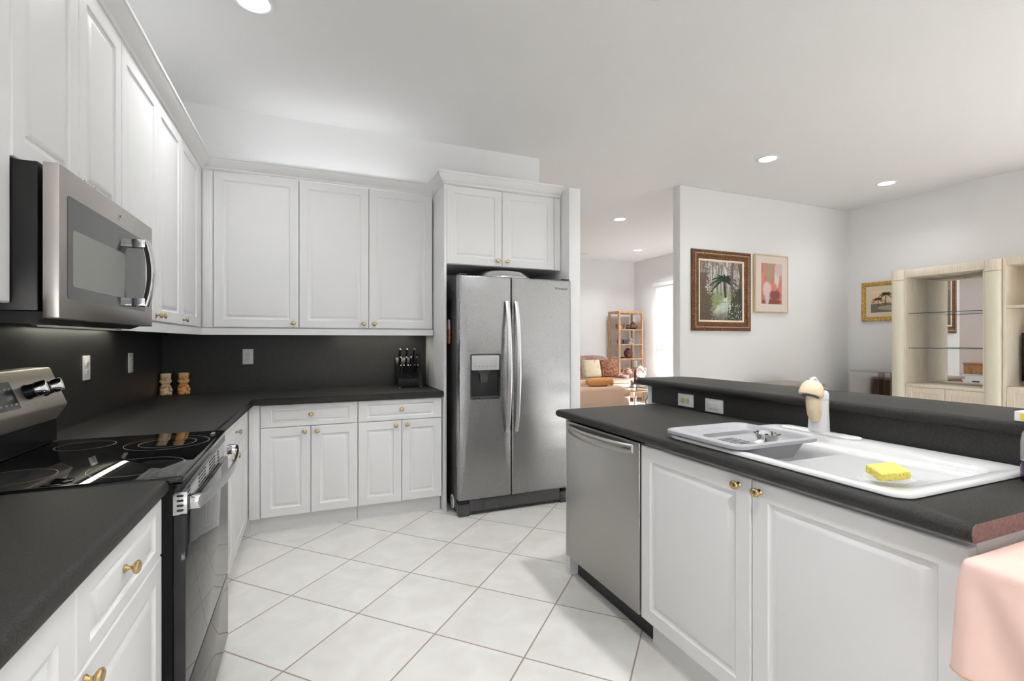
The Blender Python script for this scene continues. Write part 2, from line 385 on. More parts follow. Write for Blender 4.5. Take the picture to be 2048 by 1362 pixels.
# upper cabinets on the range wall
cabinet('upper_cabinet', 'white two-door wall cabinet above the microwave', FUL, 1.601, 2.368, 1.762, 2.490, .288,
        [('door', 1.601, 1.985, 1.762, 2.488, (1.945, 1.80)), ('door', 1.985, 2.368, 1.762, 2.488, (2.027, 1.80))])
cabinet('upper_cabinet', 'white wall cabinet at the far left edge, left of the microwave', FUL, .95, 1.599, 1.392, 2.490, .288,
        [('door', .95, 1.599, 1.392, 2.488, None)])
cabinet('upper_cabinet', 'tall white two-door wall cabinet right beside the microwave', FUL, 2.372, 3.336, 1.392, 2.490, .288,
        [('door', 2.372, 2.866, 1.392, 2.488, (2.83, 1.423)), ('door', 2.866, 3.336, 1.392, 2.488, (2.902, 1.423))])
cabinet('upper_cabinet', 'tall white single-door wall cabinet in the corner above the carved figures', FUL, 3.3375, 3.934, 1.392, 2.490, .288,
        [('door', 3.3375, 3.81, 1.392, 2.488, (3.375, 1.423))], fillers=[(3.812, 3.914, 1.392, 2.488)])
# upper cabinets on the back wall
cabinet('upper_cabinet', 'wide white single-door wall cabinet on the back wall above the outlet', FUB, -.708, -.0758, 1.392, 2.490, .275,
        [('door', -.6245, -.0755, 1.392, 2.488, (-.114, 1.428))], fillers=[(-.689, -.6265, 1.392, 2.488)])
cabinet('upper_cabinet', 'white two-door wall cabinet on the back wall above the knife block', FUB, -.0752, .930, 1.392, 2.490, .275,
        [('door', -.0755, .4245, 1.392, 2.488, (.385, 1.429)), ('door', .4245, .929, 1.392, 2.488, (.464, 1.430))])
fcb = cabinet('upper_cabinet', 'short white two-door cabinet above the refrigerator, with tall side panel', FFC, .9575, 1.940, 1.885, 2.490, .59,
        [('door', .9575, 1.413, 1.885, 2.488, (1.373, 1.930)), ('door', 1.413, 1.880, 1.885, 2.488, (1.452, 1.929))], fillers=[(1.882, 1.938, 1.885, 2.488)])
B(.937, .9565, 3.578, 4.213, 0, 2.490, .0015).build('side_panel', M['cab'], fcb)
# crown moulding following the cabinet tops
CP = [(0, 0), (.008, 0), (.012, .006), (.012, .014), (.020, .020), (.034, .034), (.046, .054), (.050, .060), (.050, .066), (.058, .070), (.058, .084), (0, .084)]
def sweep(mb, path, prof, z0, inv=False):
    n = len(path); L = []
    for i, p in enumerate(path):
        d0 = (Vector(p) - Vector(path[i - 1])).normalized() if i else None
        d1 = (Vector(path[i + 1]) - Vector(p)).normalized() if i < n - 1 else None
        nr = [Vector((d.y, -d.x)) for d in (d0, d1) if d]
        mN = nr[0] if len(nr) == 1 else (nr[0] + nr[1]) / (1 + nr[0].dot(nr[1]))
        L.append([(p[0] + mN.x * a, p[1] + mN.y * a, z0 + b) for a, b in prof])
    mb.loops(L); return mb
path = [(-.690, .95), (-.690, 3.915), (.936, 3.915), (.936, 3.577), (1.928, 3.577)]
tag(sweep(MB(), path, CP, 2.4915).build('trim_1', M['cab'], smooth=30), kind='structure')
LR = [(-.018, 0), (0, 0), (.0, .045), (.004, .050), (-.018, .050)]
tag(sweep(MB(), [(-.692, 2.374), (-.692, 3.917), (.934, 3.917)], LR, 1.3405).build('trim_2', M['cab'], smooth=30), kind='structure')
# under-cabinet light fixtures
def strip_light(label, x0, x1, y0, y1, power, c, sx, sy):
    t = thing('under_cabinet_light', label, 'light', ((x0 + x1) / 2, (y0 + y1) / 2, 1.352))
    B(x0, x1, y0, y1, 1.358, 1.3912, .003).build('housing', M['white'], t)
    B(x0 + .012, x1 - .012, y0 + .012, y1 - .012, 1.3525, 1.358, .002).build('diffuser', mat('strip_diffuser', (.9, .9, .85), .5, emit=(1, .97, .82), es=.12), t)
    l = area('strip_lamp', (c[0], c[1], 1.3515), (0, 0, -1), sx, sy, power, (1, .96, .80)); l.parent = t; l.location = Vector((c[0], c[1], 1.3515)) - ORG[t.name]
strip_light('slim white light strip under the cabinets right of the microwave', -.975, -.90, 2.39, 3.25, P_STRIP, (-.94, 2.82), .05, .8)
strip_light('slim white light strip under the back wall cabinets', .15, .86, 4.06, 4.13, P_STRIP, (.505, 4.095), .62, .05)

# ------------------------------------------------------------------ countertops
def counter(name, label, poly, z0, z1, bev_edges, cat='countertop'):
    """poly: list of 2D points; bev_edges: indices i of edges (i,i+1) given a rolled front"""
    mb = MB(); bm = mb.bm; n = len(poly)
    a = [bm.verts.new((x, y, z0)) for x, y in poly]; b = [bm.verts.new((x, y, z1)) for x, y in poly]
    bm.faces.new(a[::-1]); bm.faces.new(b); es = []
    for i in range(n):
        j = (i + 1) % n; f = bm.faces.new((a[i], a[j], b[j], b[i]))
        if i in bev_edges:
            es += [e for e in f.edges if {e.verts[0], e.verts[1]} in ({a[i], a[j]}, {b[i], b[j]})]
    bmesh.ops.bevel(bm, geom=es, offset=(z1 - z0) * .44, segments=5, profile=.5, affect='EDGES')
    return tag(mb.build(name, M['laminate'], smooth=40), label, cat)
counter('countertop', 'black laminate counter in the bottom left foreground, before the range', [(-.9848, .46), (-.36, .46), (-.36, 1.6005), (-.9848, 1.6005)], .8735, .915, (1,))
counter('countertop', 'L-shaped black laminate counter running round the corner under the wall cabinets',
        [(-.9848, 2.3685), (-.36, 2.3685), (-.36, 3.578), (.9365, 3.578), (.9365, 4.2017), (-.9848, 4.2017)], .8735, .915, (1, 2))

# ------------------------------------------------------------------ island
def ring_counter(name, label, X0, X1, Y0, Y1, hx0, hx1, hy0, hy1, z0, z1):
    mb = MB(); bm = mb.bm
    o = [(X0, Y0), (X1, Y0), (X1, Y1), (X0, Y1)]; h = [(hx0, hy0), (hx1, hy0), (hx1, hy1), (hx0, hy1)]
    ot = [bm.verts.new((*p, z1)) for p in o]; ob = [bm.verts.new((*p, z0)) for p in o]
    ht = [bm.verts.new((*p, z1)) for p in h]; hb = [bm.verts.new((*p, z0)) for p in h]; es = []
    for i in range(4):
        j = (i + 1) % 4
        bm.faces.new((ot[i], ot[j], ht[j], ht[i])); bm.faces.new((ob[j], ob[i], hb[i], hb[j]))
        f = bm.faces.new((ob[i], ob[j], ot[j], ot[i])); bm.faces.new((hb[j], hb[i], ht[i], ht[j]))
        if i in (2, 3): es += [e for e in f.edges if {e.verts[0], e.verts[1]} in ({ot[i], ot[j]}, {ob[i], ob[j]})]
    bmesh.ops.bevel(bm, geom=es, offset=(z1 - z0) * .44, segments=5, profile=.5, affect='EDGES')
    return tag(mb.build(name, M['laminate'], smooth=40), label, 'countertop')
ic = ring_counter('countertop', 'black laminate island counter holding the white sink', 1.270, 1.957, .5605, 2.405, 1.336, 1.904, .727, 1.513, .8735, .915)
pr = [(1.272, .8915), (1.2735, .8845), (1.278, .878), (1.286, .8745), (1.956, .8745), (1.956, .914), (1.286, .914), (1.278, .911), (1.2735, .905), (1.272, .899)]
MB().prism(pr, lambda a, b: (a, .5592, b), lambda a, b: (a, .5604, b)).build('cut_edge', M['edge'], ic)['label'] = 'bare reddish brown cut end of the counter'
isb = cabinet('base_cabinet', 'white two-door sink base cabinet in the island, in front of the sink', FI, .572, 1.690, TK, .872, .62,
        [('door', .572, 1.1305, TK + .01, .858, (1.098, .826)), ('door', 1.1305, 1.690, TK + .01, .858, (1.178, .828))], TK, open_top=True)
B(1.328, 1.955, 2.347, 2.392, 0, .8725, .001).build('end_panel', M['cab'], isb)
# knee wall and bar
struct('wall_bar', B(1.9725, 2.09, .26, 2.49, 0, 1.0175), M['wall'])
tag(B(1.9585, 1.9715, .26, 2.436, .9153, 1.0175).build('backsplash', M['splash']), 'black laminate backsplash rising behind the sink to the bar', 'backsplash')
def arc_poly(cs):   # corners with radius
    P = []; n = len(cs)
    for i, (x, y, r) in enumerate(cs):
        p = Vector((x, y)); a = (Vector(cs[i - 1][:2]) - p).normalized(); b = (Vector(cs[(i + 1) % n][:2]) - p).normalized()
        if r <= 0: P.append((x, y)); continue
        c = p + (a + b) * r; s0 = p + a * r; s1 = p + b * r
        for k in range(7):
            t = k / 6; q = (s0 * (1 - t) + s1 * t - c).normalized() * r + c; P.append((q.x, q.y))
    return P
bp = arc_poly([(1.920, .22, 0), (2.345, .22, 0), (2.345, 2.575, .14), (1.920, 2.575, .05)])
def inset(poly, d):
    n = len(poly); out = []
    for i in range(n):
        p = Vector(poly[i]); a = (p - Vector(poly[i - 1])).normalized(); b = (Vector(poly[(i + 1) % n]) - p).normalized()
        na = Vector((-a.y, a.x)); nb = Vector((-b.y, b.x)); mN = (na + nb) / (1 + na.dot(nb)); q = p + mN * d; out.append((q.x, q.y))
    return out
bl_ = [(inset(bp, .018 - .018 * math.sin(t)), 1.0395 - .0205 * math.cos(t)) for t in [PI * k / 8 for k in range(9)]]
tag(MB().loops([[(x, y, z) for x, y in l] for l, z in bl_]).build('bar_top', M['laminate'], smooth=45), 'raised black laminate breakfast bar top running behind the sink', 'bar top')

# dishwasher
dw = thing('dishwasher', 'stainless steel dishwasher at the far end of the island', 'dishwasher', (1.6, 2.02, 0))
B(1.345, 1.94, 1.7, 2.34, .105, .868).build('tub_housing', M['black'], dw)
B(1.375, 1.93, 1.705, 2.338, .001, .104).build('toe_panel', M['black'], dw)
d = B(1.299, 1.3445, 1.7005, 2.3385, .122, .862, .006, 3).build('door', M['steel_dw'], dw)
hp = []; hs = []
for k in range(17):
    t = k / 16; y = 2.305 - t * .565; s = math.sin(PI * t)
    hp.append((1.297 - .046 * s ** .6, y))
L = []
for (x, y) in hp: q = .008 * math.sin(PI * (2.305 - y) / .565); L.append([(x, y, .806 - q), (x - .006, y, .811 - q), (x - .009, y, .828), (x - .006, y, .843), (x, y, .848), (x + .003, y, .828)])
MB().loops(L).build('handle', M['steel_dw'], d, smooth=50)

# sink
def sink():
    m = MB(); n = 6
    def R(a0, a1, b0, b1, r, z): return [(x, y, z) for x, y in rrect(a0, a1, b0, b1, r, n)]
    o = (1.308, 1.938, .700, 1.541)
    def I(d, r, z): return R(o[0] + d, o[1] - d, o[2] + d, o[3] - d, r, z)
    L = [I(.004, .045, .9156), I(0, .048, .919), I(.001, .048, .925), I(.006, .044, .9295), I(.013, .040, .931), I(.020, .036, .9305)]
    q = (1.340, 1.812, .735, 1.506)
    def J(d, r, z): return R(q[0] + d, q[1] - d, q[2] + d, q[3] - d, r, z)
    L += [J(0, .05, .930), J(.004, .048, .9275), J(.012, .045, .915), J(.020, .042, .908), J(.032, .036, .9055)]
    b = (1.392, 1.765, 1.11, 1.466)
    def K(d, r, z): return R(b[0] + d, b[1] - d, b[2] + d, b[3] - d, r, z)
    L += [K(0, .06, .9045), K(.006, .058, .900), K(.012, .055, .880), K(.03, .05, .76), K(.05, .045, .738), K(.10, .04, .734)]
    return m.loops(L, cap0=False).build('sink', M['porcelain'], smooth=50, recalc=True)
tag(sink(), 'white porcelain drop-in sink with drainboard set into the island counter', 'sink')
# faucet
fc = thing('faucet', 'white and cream pull-out kitchen faucet behind the sink', 'faucet', (1.876, 1.31, .931))
m = MB(); L = []
for d, z in ((0, .9312), (0, .936), (.003, .939), (.010, .940)): L.append([(x, y, z) for x, y in rrect(1.846 + d, 1.906 - d, 1.150 + d, 1.470 - d, .029 - d, 6)])
m.loops(L).build('base_plate', M['white'], fc, smooth=50)
m = MB(); L = []
for z, rx, ry in ((.9402, .034, .040), (.960, .033, .039), (1.03, .031, .036), (1.062, .031, .036), (1.0635, .029, .034), (1.066, .029, .034), (1.0675, .031, .036), (1.090, .031, .036), (1.100, .026, .030), (1.103, .012, .014)):
    L.append([(1.876 + rx * math.cos(2 * PI * k / 28), 1.31 + ry * math.sin(2 * PI * k / 28), z) for k in range(28)])
m.loops(L).build('body', M['white'], fc, smooth=50)
sp = [(1.852, 1.308, .985), (1.843, 1.305, 1.012), (1.836, 1.303, 1.038), (1.830, 1.301, 1.062), (1.826, 1.300, 1.086)]
MB().tube(sp, [.020, .026, .0265, .026, .024], 20).build('spray_arm', M['cream'], fc, smooth=60)['label'] = 'cream pull-out spray arm'
hd = Vector((-.32, -.02, -.9)).normalized(); hc = Vector((1.838, 1.304, 1.140))
sh = MB().lathe(hc, [(.004, -.004), (.016, -.001), (.028, .007), (.037, .020), (.042, .036), (.0435, .052), (.042, .060), (.036, .062)], hd, 28).build('spray_head', M['cream'], fc, smooth=60)
MB().lathe(hc + hd * .0615, [(.030, 0), (.030, .006), (.026, .007), (.024, .004), (.014, .004), (.012, .007), (.004, .007)], hd, 24).build('nozzle', M['grille'], sh, smooth=40)
MB().tube([(1.872, 1.312, 1.100), (1.868, 1.312, 1.138), (1.850, 1.310, 1.1500), (1.826, 1.304, 1.1475), (1.822, 1.302, 1.139)], [.007, .007, .007, .0065, .006], 12).build('lever', M['white'], fc, smooth=60)

# dish rack
rk = thing('dish_rack', 'grey plastic dish drainer resting over the left end of the sink', 'dish rack', (1.5, 1.36, .932))
def RR(a0, a1, b0, b1, r, z, n=5): return [(x, y, z) for x, y in rrect(a0, a1, b0, b1, r, n)]
L = [RR(1.42, 1.63, 1.24, 1.44, .03, .872), RR(1.405, 1.645, 1.225, 1.452, .035, .876), RR(1.397, 1.68, 1.208, 1.460, .04, .9325), RR(1.312, 1.700, 1.190, 1.535, .035, .9325), RR(1.300, 1.708, 1.180, 1.548, .04, .9365), RR(1.300, 1.708, 1.180, 1.548, .04, .9475), RR(1.306, 1.702, 1.186, 1.542, .04, .951),
     RR(1.326, 1.690, 1.196, 1.530, .035, .951), RR(1.331, 1.686, 1.200, 1.525, .04, .948), RR(1.352, 1.682, 1.205, 1.512, .05, .936), RR(1.364, 1.674, 1.212, 1.500, .05, .925), RR(1.385, 1.655, 1.228, 1.470, .04, .9195), RR(1.40, 1.64, 1.24, 1.455, .03, .918)]
MB().loops(L).build('tray', M['rack'], rk, smooth=45)
m = MB()
for k in range(9): m.box(1.405, 1.53, 1.262 + k * .0185, 1.2695 + k * .0185, .9175, .9186)
m.build('drain_slots', M['slot'], rk, smooth=0)
st = thing('strainer', 'round steel sink strainer lying in the dish drainer', 'strainer', (1.566, 1.292, .9215))
m = MB().lathe((1.566, 1.292, .9215), [(.020, 0), (.031, .004), (.036, .016), (.040, .032), (.046, .034), (.046, .037), (.039, .036), (.034, .018), (.028, .008), (.018, .004), (.008, .0035)], (-.10, -.05, 1), 28)
m.build('basket', M['chrome'], st, smooth=50)
MB().lathe((1.565, 1.2915, .926), [(.014, 0), (.014, .008), (.006, .010), (.006, .022), (.009, .025), (.004, .028)], (-.10, -.05, 1), 16).build('stopper', M['black'], st, smooth=50)
tag(MB().tube([(1.465, 1.262, .928), (1.50, 1.270, .930), (1.535, 1.285, .935)], [.016, .015, .009], 12, .55).build('scraper', M['white'], smooth=60), 'white plastic scraper lying in the dish drainer beside the strainer', 'utensil')

# sponge dish
cu, cv = Vector((.9227, -.3855, 0)), Vector((.3855, .9227, 0)); c0 = Vector((1.462, .822, 0))
def CD(a, b, z): return c0 + cu * a + cv * b + Vector((0, 0, z))
sd = thing('sponge_dish', 'small clear plastic dish with loop handles under the sponge', 'dish', (1.462, .822, .906))
m = MB()
prof = [(.030, .9062), (.040, .9066), (.052, .918), (.060, .9225), (.063, .923), (.060, .9245), (.050, .920), (.039, .909), (.030, .9085)]
m.loops([[CD(r * 1.0 * math.cos(2 * PI * k / 32), r * .72 * math.sin(2 * PI * k / 32), z) for k in range(32)] for r, z in prof]).build('bowl', M['clear'], sd, smooth=60)
for s in (-1, 1):
    pts = [CD(s * (.060 + .022 * math.sin(PI * k / 10)), .024 * math.cos(PI * k / 10), .9245) for k in range(11)]
    MB().tube(pts, .0018, 8).build('loop_handle', M['clear'], sd, smooth=60)
T = Matrix.Translation((1.462, .826, .9405)) @ Matrix.Rotation(-.42 + .10, 4, 'Z') @ Matrix.Rotation(math.radians(13), 4, 'X') @ Matrix.Rotation(math.radians(-4), 4, 'Y')
m = MB().box(-.042, .042, -.029, .029, -.012, .012, .004, 2, T=T)
tag(m.build('sponge', M['sponge'], smooth=0), 'yellow sponge lying in a clear dish on the sink', 'sponge')
# soap bottle and box on the right edge
sb = thing('soap_bottle', 'dish soap bottle with purple liquid standing at the right end of the sink', 'bottle', (1.822, .660, .9155))
MB().lathe((1.822, .660, .9155), [(.030, 0), (.034, .004), (.034, .05), (.0335, .056)], seg=28, sx=1, sy=1).build('soap', M['purple'], sb, smooth=50)
MB().lathe((1.822, .660, .9718), [(.0335, 0), (.0335, .05), (.030, .075), (.018, .095), (.013, .102), (.013, .110)], seg=28).build('bottle_wall', M['clear'], sb, smooth=50)
MB().lathe((1.822, .660, 1.0818), [(.015, 0), (.015, .022), (.012, .024)], seg=20).build('cap', M['white'], sb, smooth=40)
bx = tag(B(1.934, 2.02, .62, .752, 1.0608, 1.0905, .002).build('sponge_box', M['white'], smooth=0), 'small white box with yellow window lying on the bar at the right edge', 'box')
B(1.9328, 1.9341, .63, .738, 1.066, 1.085, .0004).build('window_patch', mat('yellow_print', (.80, .62, .04), .4), bx, smooth=0)
# outlets
def outlet(label, o, u, v, kind='duplex', w=.072, h=.116, col='white'):
    o, u, v = Vector(o), Vector(u), Vector(v); n = u.cross(v)
    t = thing('outlet' if kind == 'duplex' else 'light_switch', label, 'outlet' if kind == 'duplex' else 'switch', o)
    P = lambda a, b, c: o + u * a + v * b + n * c
    def slab(mb, a0, a1, b0, b1, c0, c1, r): return mb.loops([[P(x, y, c0) for x, y in rrect(a0, a1, b0, b1, r)], [P(x, y, c1 - .001) for x, y in rrect(a0, a1, b0, b1, r)], [P(x, y, c1) for x, y in rrect(a0 + .0015, a1 - .0015, b0 + .0015, b1 - .0015, r)]])
    slab(MB(), -w / 2, w / 2, -h / 2, h / 2, .0006, .006, .004).build('cover_plate', M['white'], t)
    if kind == 'duplex':
        for s in (-1, 1):
            r = slab(MB(), -.017, .017, s * .0195 - .0145, s * .0195 + .0145, .0058, .0085, .010).build('receptacle', M[col], t)
            m = MB()
            for a in (-.0065, .0065): m.loops([[P(a + x, s * .0195 + .003 + y, c) for x, y in ((-.0012, -.004), (.0012, -.004), (.0012, .004), (-.0012, .004))] for c in (.0084, .0089)])
            m.loops([[P(.0024 * math.cos(k * PI / 4), s * .0195 - .0075 + .0024 * math.sin(k * PI / 4), c) for k in range(8)] for c in (.0084, .0089)])
            m.build('slots', M['slot'], r, smooth=0)
        slab(MB(), -.003, .003, -.003, .003, .0058, .0075, .0029).build('screw', M['steel_soft'], t)
    else:
        slab(MB(), -.0165, .0165, -.033, .033, .0058, .0105, .002).build('rocker', M['white'], t)
        for s in (-1, 1): slab(MB(), -.003, .003, s * .047 - .003, s * .047 + .003, .0058, .0072, .0029).build('screw', M['steel_soft'], t)
    return t
outlet('white outlet on the range wall nearer the range', (-.985, 2.905, 1.170), (0, 1, 0), (0, 0, 1))
outlet('white outlet on the range wall nearer the corner', (-.985, 3.520, 1.168), (0, 1, 0), (0, 0, 1))
outlet('white outlet on the back wall to the right of the carved figures', (-.4385, 4.2025, 1.176), (1, 0, 0), (0, 0, 1))
outlet('white sideways outlet with gold receptacles at the far end of the island splash', (1.9585, 2.139, .963), (0, 0, 1), (0, 1, 0), 'duplex', .070, .120, 'ivory')
outlet('white sideways rocker switch on the island splash near the dish drainer', (1.9585, 1.931, .957), (0, 0, 1), (0, 1, 0), 'rocker', .070, .120)

# ------------------------------------------------------------------ range
rg = thing('range', 'freestanding black glass electric range with stainless backguard', 'range', (-.66, 1.984, 0))
Y0, Y1 = 1.6025, 2.3665
B(-.975, -.352, Y0, Y1, .02, .900, .003).build('body', M['blackmatt'], rg)
for fx in (-.93, -.40):
    for fy in (Y0 + .04, Y1 - .04): MB().lathe((fx, fy, .0005), [(.018, 0), (.018, .019)]).build('levelling_foot', M['black'], rg)
ct = MB(); L = []
for d, z in ((.004, .9005), (0, .904), (0, .914), (.003, .9195), (.010, .9215)): L.append([(x, y, z) for x, y in rrect(-.888 + d, -.330 - d, Y0 + d, Y1 - d, .012, 4)])
ct = ct.loops(L).build('cooktop', M['ceran'], rg, smooth=50)
def ringm(cx, cy, r):
    N = 64; L = []
    for rr in (r - .0011, r + .0011): L.append([(cx + rr * math.cos(2 * PI * k / N), cy + rr * math.sin(2 * PI * k / N), .9219) for k in range(N)])
    MB().loops(L, False, False).build('burner_ring', M['ringmark'], ct, smooth=0)
for a in ((-.485, 2.145, .130), (-.485, 2.145, .088), (-.478, 1.775, .118), (-.745, 2.200, .085), (-.760, 1.760, .095)): ringm(*a)
MB().prism([(-.372, 2.275), (-.360, 2.275), (-.360, 2.315), (-.372, 2.315)], lambda a, b: (a, b, .9216), lambda a, b: (a, b, .9220)).build('maker_mark', M['ringmark'], ct, smooth=0)
# backguard
pg = [(-.975, .925), (-.888, .925), (-.888, 1.006), (-.858, 1.060), (-.862, 1.066), (-.908, 1.196), (-.914, 1.200), (-.975, 1.200)]
bgd = MB().prism([(-.975, .922), (-.889, .922), (-.889, 1.004), (-.975, 1.004)], lambda a, b: (a, Y0 + .002, b), lambda a, b: (a, Y1 - .002, b)).build('backguard_riser', M['blackgloss'], rg)
M['steel_panel'] = steel('warm_panel_steel', (.66, .61, .54), .40, (1, 30, 1))
cp = MB().prism([(-.975, 1.005), (-.889, 1.005), (-.859, 1.056), (-.859, 1.063), (-.908, 1.194), (-.914, 1.199), (-.975, 1.199)], lambda a, b: (a, Y0, b), lambda a, b: (a, Y1, b)).build('control_panel', M['steel_panel'], rg)
pn = Vector((.131, 0, .049)).normalized(); pv = Vector((-.049, 0, .131)).normalized(); pc = Vector((-.8835, 0, 1.1285))
def PP(y, b, c): return pc + Vector((0, y, 0)) + pv * b + pn * c
L = [[PP(x, b, c) for x, b in rrect(1.905, 2.062, -.052, .040, .004)] for c in (.0002, .0016)]
dp = MB().loops(L).build('display', M['mwglass'], cp)
m = MB()
for yy in (1.93, 1.96, 1.99, 2.02, 2.045):
    for b in (-.036, .016): m.loops([[PP(yy + x, b + y, c) for x, y in ((-.006, -.003), (.006, -.003), (.006, .003), (-.006, .003))] for c in (.0016, .0019)])
m.build('touch_keys', M['ringmark'], dp, smooth=0)
for y in (1.735, 1.84, 2.135, 2.245):
    k = MB().lathe(PP(y, -.004, .0002), [(.026, 0), (.026, .006), (.0235, .010), (.0225, .030), (.020, .033)], pn, 28).build('knob', M['black'], cp, smooth=45)
    mm = MB(); L = []
    for c, sx, sy in ((.030, .024, .024), (.034, .025, .0245), (.052, .024, .0125), (.058, .022, .0105), (.060, .018, .008)):
        L.append([PP(y + q[0], -.004 + q[1], c) for q in [(sx * math.cos(a) * .55 if False else sy * math.cos(a), sx * math.sin(a)) for a in [2 * PI * j / 24 for j in range(24)]]])
    mm.loops(L).build('grip', M['chrome'], k, smooth=40)
for y in (2.135, 2.245):
    for dy in (-.028, .028): MB().loops([[PP(y + dy + .0016 * math.cos(j * PI / 4), -.046 + .0016 * math.sin(j * PI / 4), c) for j in range(8)] for c in (.0001, .0006)]).build('tick_mark', M['slot'], cp, smooth=0)
# front: trim, vent, door, drawer, handle
B(-.352, -.333, Y0, Y1, .872, .8995, .003).build('front_trim', M['blackgloss'], rg)
vp = B(-.352, -.336, Y0 + .001, Y1 - .001, .812, .871, .001).build('vent_panel', M['steel_soft'], rg)
for y0, ncol in ((1.70, 1), (1.85, 3), (2.03, 3), (2.20, 1)):
    m = MB()
    for cidx in range(ncol):
        for r_ in range(4):
            m.loops([[(X, y0 + cidx * .042 + a, .822 + r_ * .0115 + b) for a, b in rrect(0, .034, 0, .0058, .0028, 3)] for X in (-.3361, -.3354)])
    m.build('vent_slots', M['slot'], vp, smooth=0)
od = B(-.3515, -.3215, Y0 + .002, Y1 - .002, .318, .8105, .004, 2).build('oven_door', M['ovenglass'], rg)
e_ = B(-.348, -.318, Y0 - .0012, Y0 + .0015, .815, .876, .0004).build('vent_end', M['steel_soft'], vp)
m = MB()
for r_ in range(4): m.loops([[(-.3425 + a, Y, .8225 + r_ * .0135 + b) for a, b in rrect(0, .0165, 0, .0062, .003, 3)] for Y in (Y0 - .0010, Y0 - .0016)])
m.build('end_slots', M['slot'], vp, smooth=0)
B(-.3515, -.3215, Y0 + .002, Y1 - .002, .040, .312, .004, 2).build('storage_drawer', M['ovenglass'], rg)
for yy in (Y0 + .012, Y1 - .040): B(-.3215, -.288, yy, yy + .028, .822, .860, .003).build('handle_bracket', M['chrome'], od)
L = []
for k in range(25):
    t = k / 24; y = Y0 + .010 + t * (Y1 - Y0 - .020); s = 1 - (2 * t - 1) ** 2; x = -.290 + .030 * s
    L.append([(x, y, .826), (x + .007, y, .828), (x + .009, y, .841), (x + .007, y, .854), (x, y, .856), (x - .004, y, .841)])
MB().loops(L).build('handle', M['steel_dark'], od, smooth=40)

# ------------------------------------------------------------------ microwave
mw = thing('microwave', 'stainless over-the-range microwave mounted under the wall cabinets', 'microwave', (-.79, 1.985, 1.357))
B(-.985, -.640, Y0, Y1, 1.375, 1.7575, .003).build('body', M['blackgloss'], mw)
MB().prism([(-.985, 1.3745), (-.985, 1.362), (-.66, 1.345), (-.628, 1.357), (-.628, 1.3745)], lambda a, b: (a, Y0 + .004, b), lambda a, b: (a, Y1 - .004, b)).build('underside', M['black'], mw)
dr = MB()
Yd0, Yd1 = 1.5935, 2.386
dr = B(-.628, -.594, Yd0, Yd1, 1.357, 1.7565, .003, 2).build('door', M['steel_mw'], mw)
L = [[(X, y, z) for y, z in rrect(1.638, 2.29, 1.412, 1.686, .010)] for X in (-.5943, -.5928)]
wg = MB().loops(L).build('window', M['mwglass'], dr)
L = [[(X, y, z) for y, z in rrect(1.668, 2.06, 1.446, 1.600, .008)] for X in (-.5929, -.5924)]
MB().loops(L).build('screen', M['mwscreen'], wg)
m = MB(); L = []
for k in range(21):
    t = k / 20; z = 1.425 + t * .245; s = 1 - (2 * t - 1) ** 2; x = -.562 + .020 * s
    L.append([(x - .010, 2.15, z), (x + .007, 2.152, z), (x + .011, 2.158, z), (x + .011, 2.182, z), (x + .007, 2.188, z), (x - .010, 2.19, z)])
hb = m.loops(L).build('handle', M['chrome'], dr, smooth=40)
L = [[(p[0][0] + a, 2.1494, p[0][2]) for a in (.001, .014)] + [(p[0][0] + a, 2.1504, p[0][2]) for a in (.014, .001)] for p in L]
MB().loops(L).build('handle_reflection', M['black'], hb, smooth=30)  # black strip stands for the dark reflection inside the chrome handle
for z0 in (1.425, 1.640): B(-.5925, -.556, 2.148, 2.192, z0, z0 + .030, .003).build('handle_bracket', M['chrome'], dr)
bd = MB().lathe((-.5938, 2.02, 1.7195), [(.0135, 0), (.0135, .0012), (.0115, .0016), (.0110, .0010)], (1, 0, 0), 24).build('badge', M['steel_soft'], dr)
text_mesh('monogram', 'GE', .0135, M['grille'], bd, ((-.5926, 2.02, 1.7195), (0, 1, 0), (0, 0, 1)), .0003)

# ------------------------------------------------------------------ refrigerator
fr = thing('refrigerator', 'stainless side-by-side refrigerator with ice dispenser in the left door', 'refrigerator', (1.468, 3.8, 0))
B(1.004, 1.933, 3.478, 4.16, .03, 1.772, .004).build('body', M['fridgeside'], fr)
def fdoor(x0, x1, hole=None):
    m = MB(); n = 5; Yb, Yf = 3.474, 3.400
    def R(d, y, r): return [(x, y, z) for x, z in rrect(x0 + d, x1 - d, .122 + d, 1.782 - d, r, n)]
    L = [R(0, Yb, .004), R(0, Yf + .014, .006), R(.002, Yf + .006, .007), (R(.006, Yf + .002, .008)), R(.012, Yf, .010)]
    if hole:
        a0, a1, b0, b1 = hole
        for d, y in ((0, Yf), (.002, Yf + .003), (.002, Yf + .05)): L.append([(x, y, z) for x, z in rrect(a0 + d, a1 - d, b0 + d, b1 - d, .012, n)])
    return m.loops(L).build('door', M['steel'], fr, smooth=40)
ld = fdoor(1.002, 1.4150, (1.093, 1.322, .867, 1.196)); rd = fdoor(1.4195, 1.9345)
fd = thing  # dispenser parts hang on the left door
L = [[(x, y, z) for x, z in rrect(1.0955, 1.3195, .8695, 1.1935, .011)] for y in (3.4495, 3.446)]
MB().loops(L).build('dispenser_recess', M['black'], ld)
L = [[(x, 3.4465, z) for x, z in rrect(1.0955, 1.3195, 1.077, 1.1935, .010)], [(x, 3.402, z) for x, z in rrect(1.0965, 1.3185, 1.077, 1.1925, .010)], [(x, 3.398, z) for x, z in rrect(1.100, 1.315, 1.080, 1.189, .008)]]
cpn = MB().loops(L).build('control_panel', M['steel_soft'], ld, smooth=40)
m = MB()
for k in range(6): m.loops([[(1.127 + k * .030 + a, y, 1.108 + b) for a, b in ((-.005, -.002), (.005, -.002), (.005, .002), (-.005, .002))] for y in (3.3981, 3.3977)])
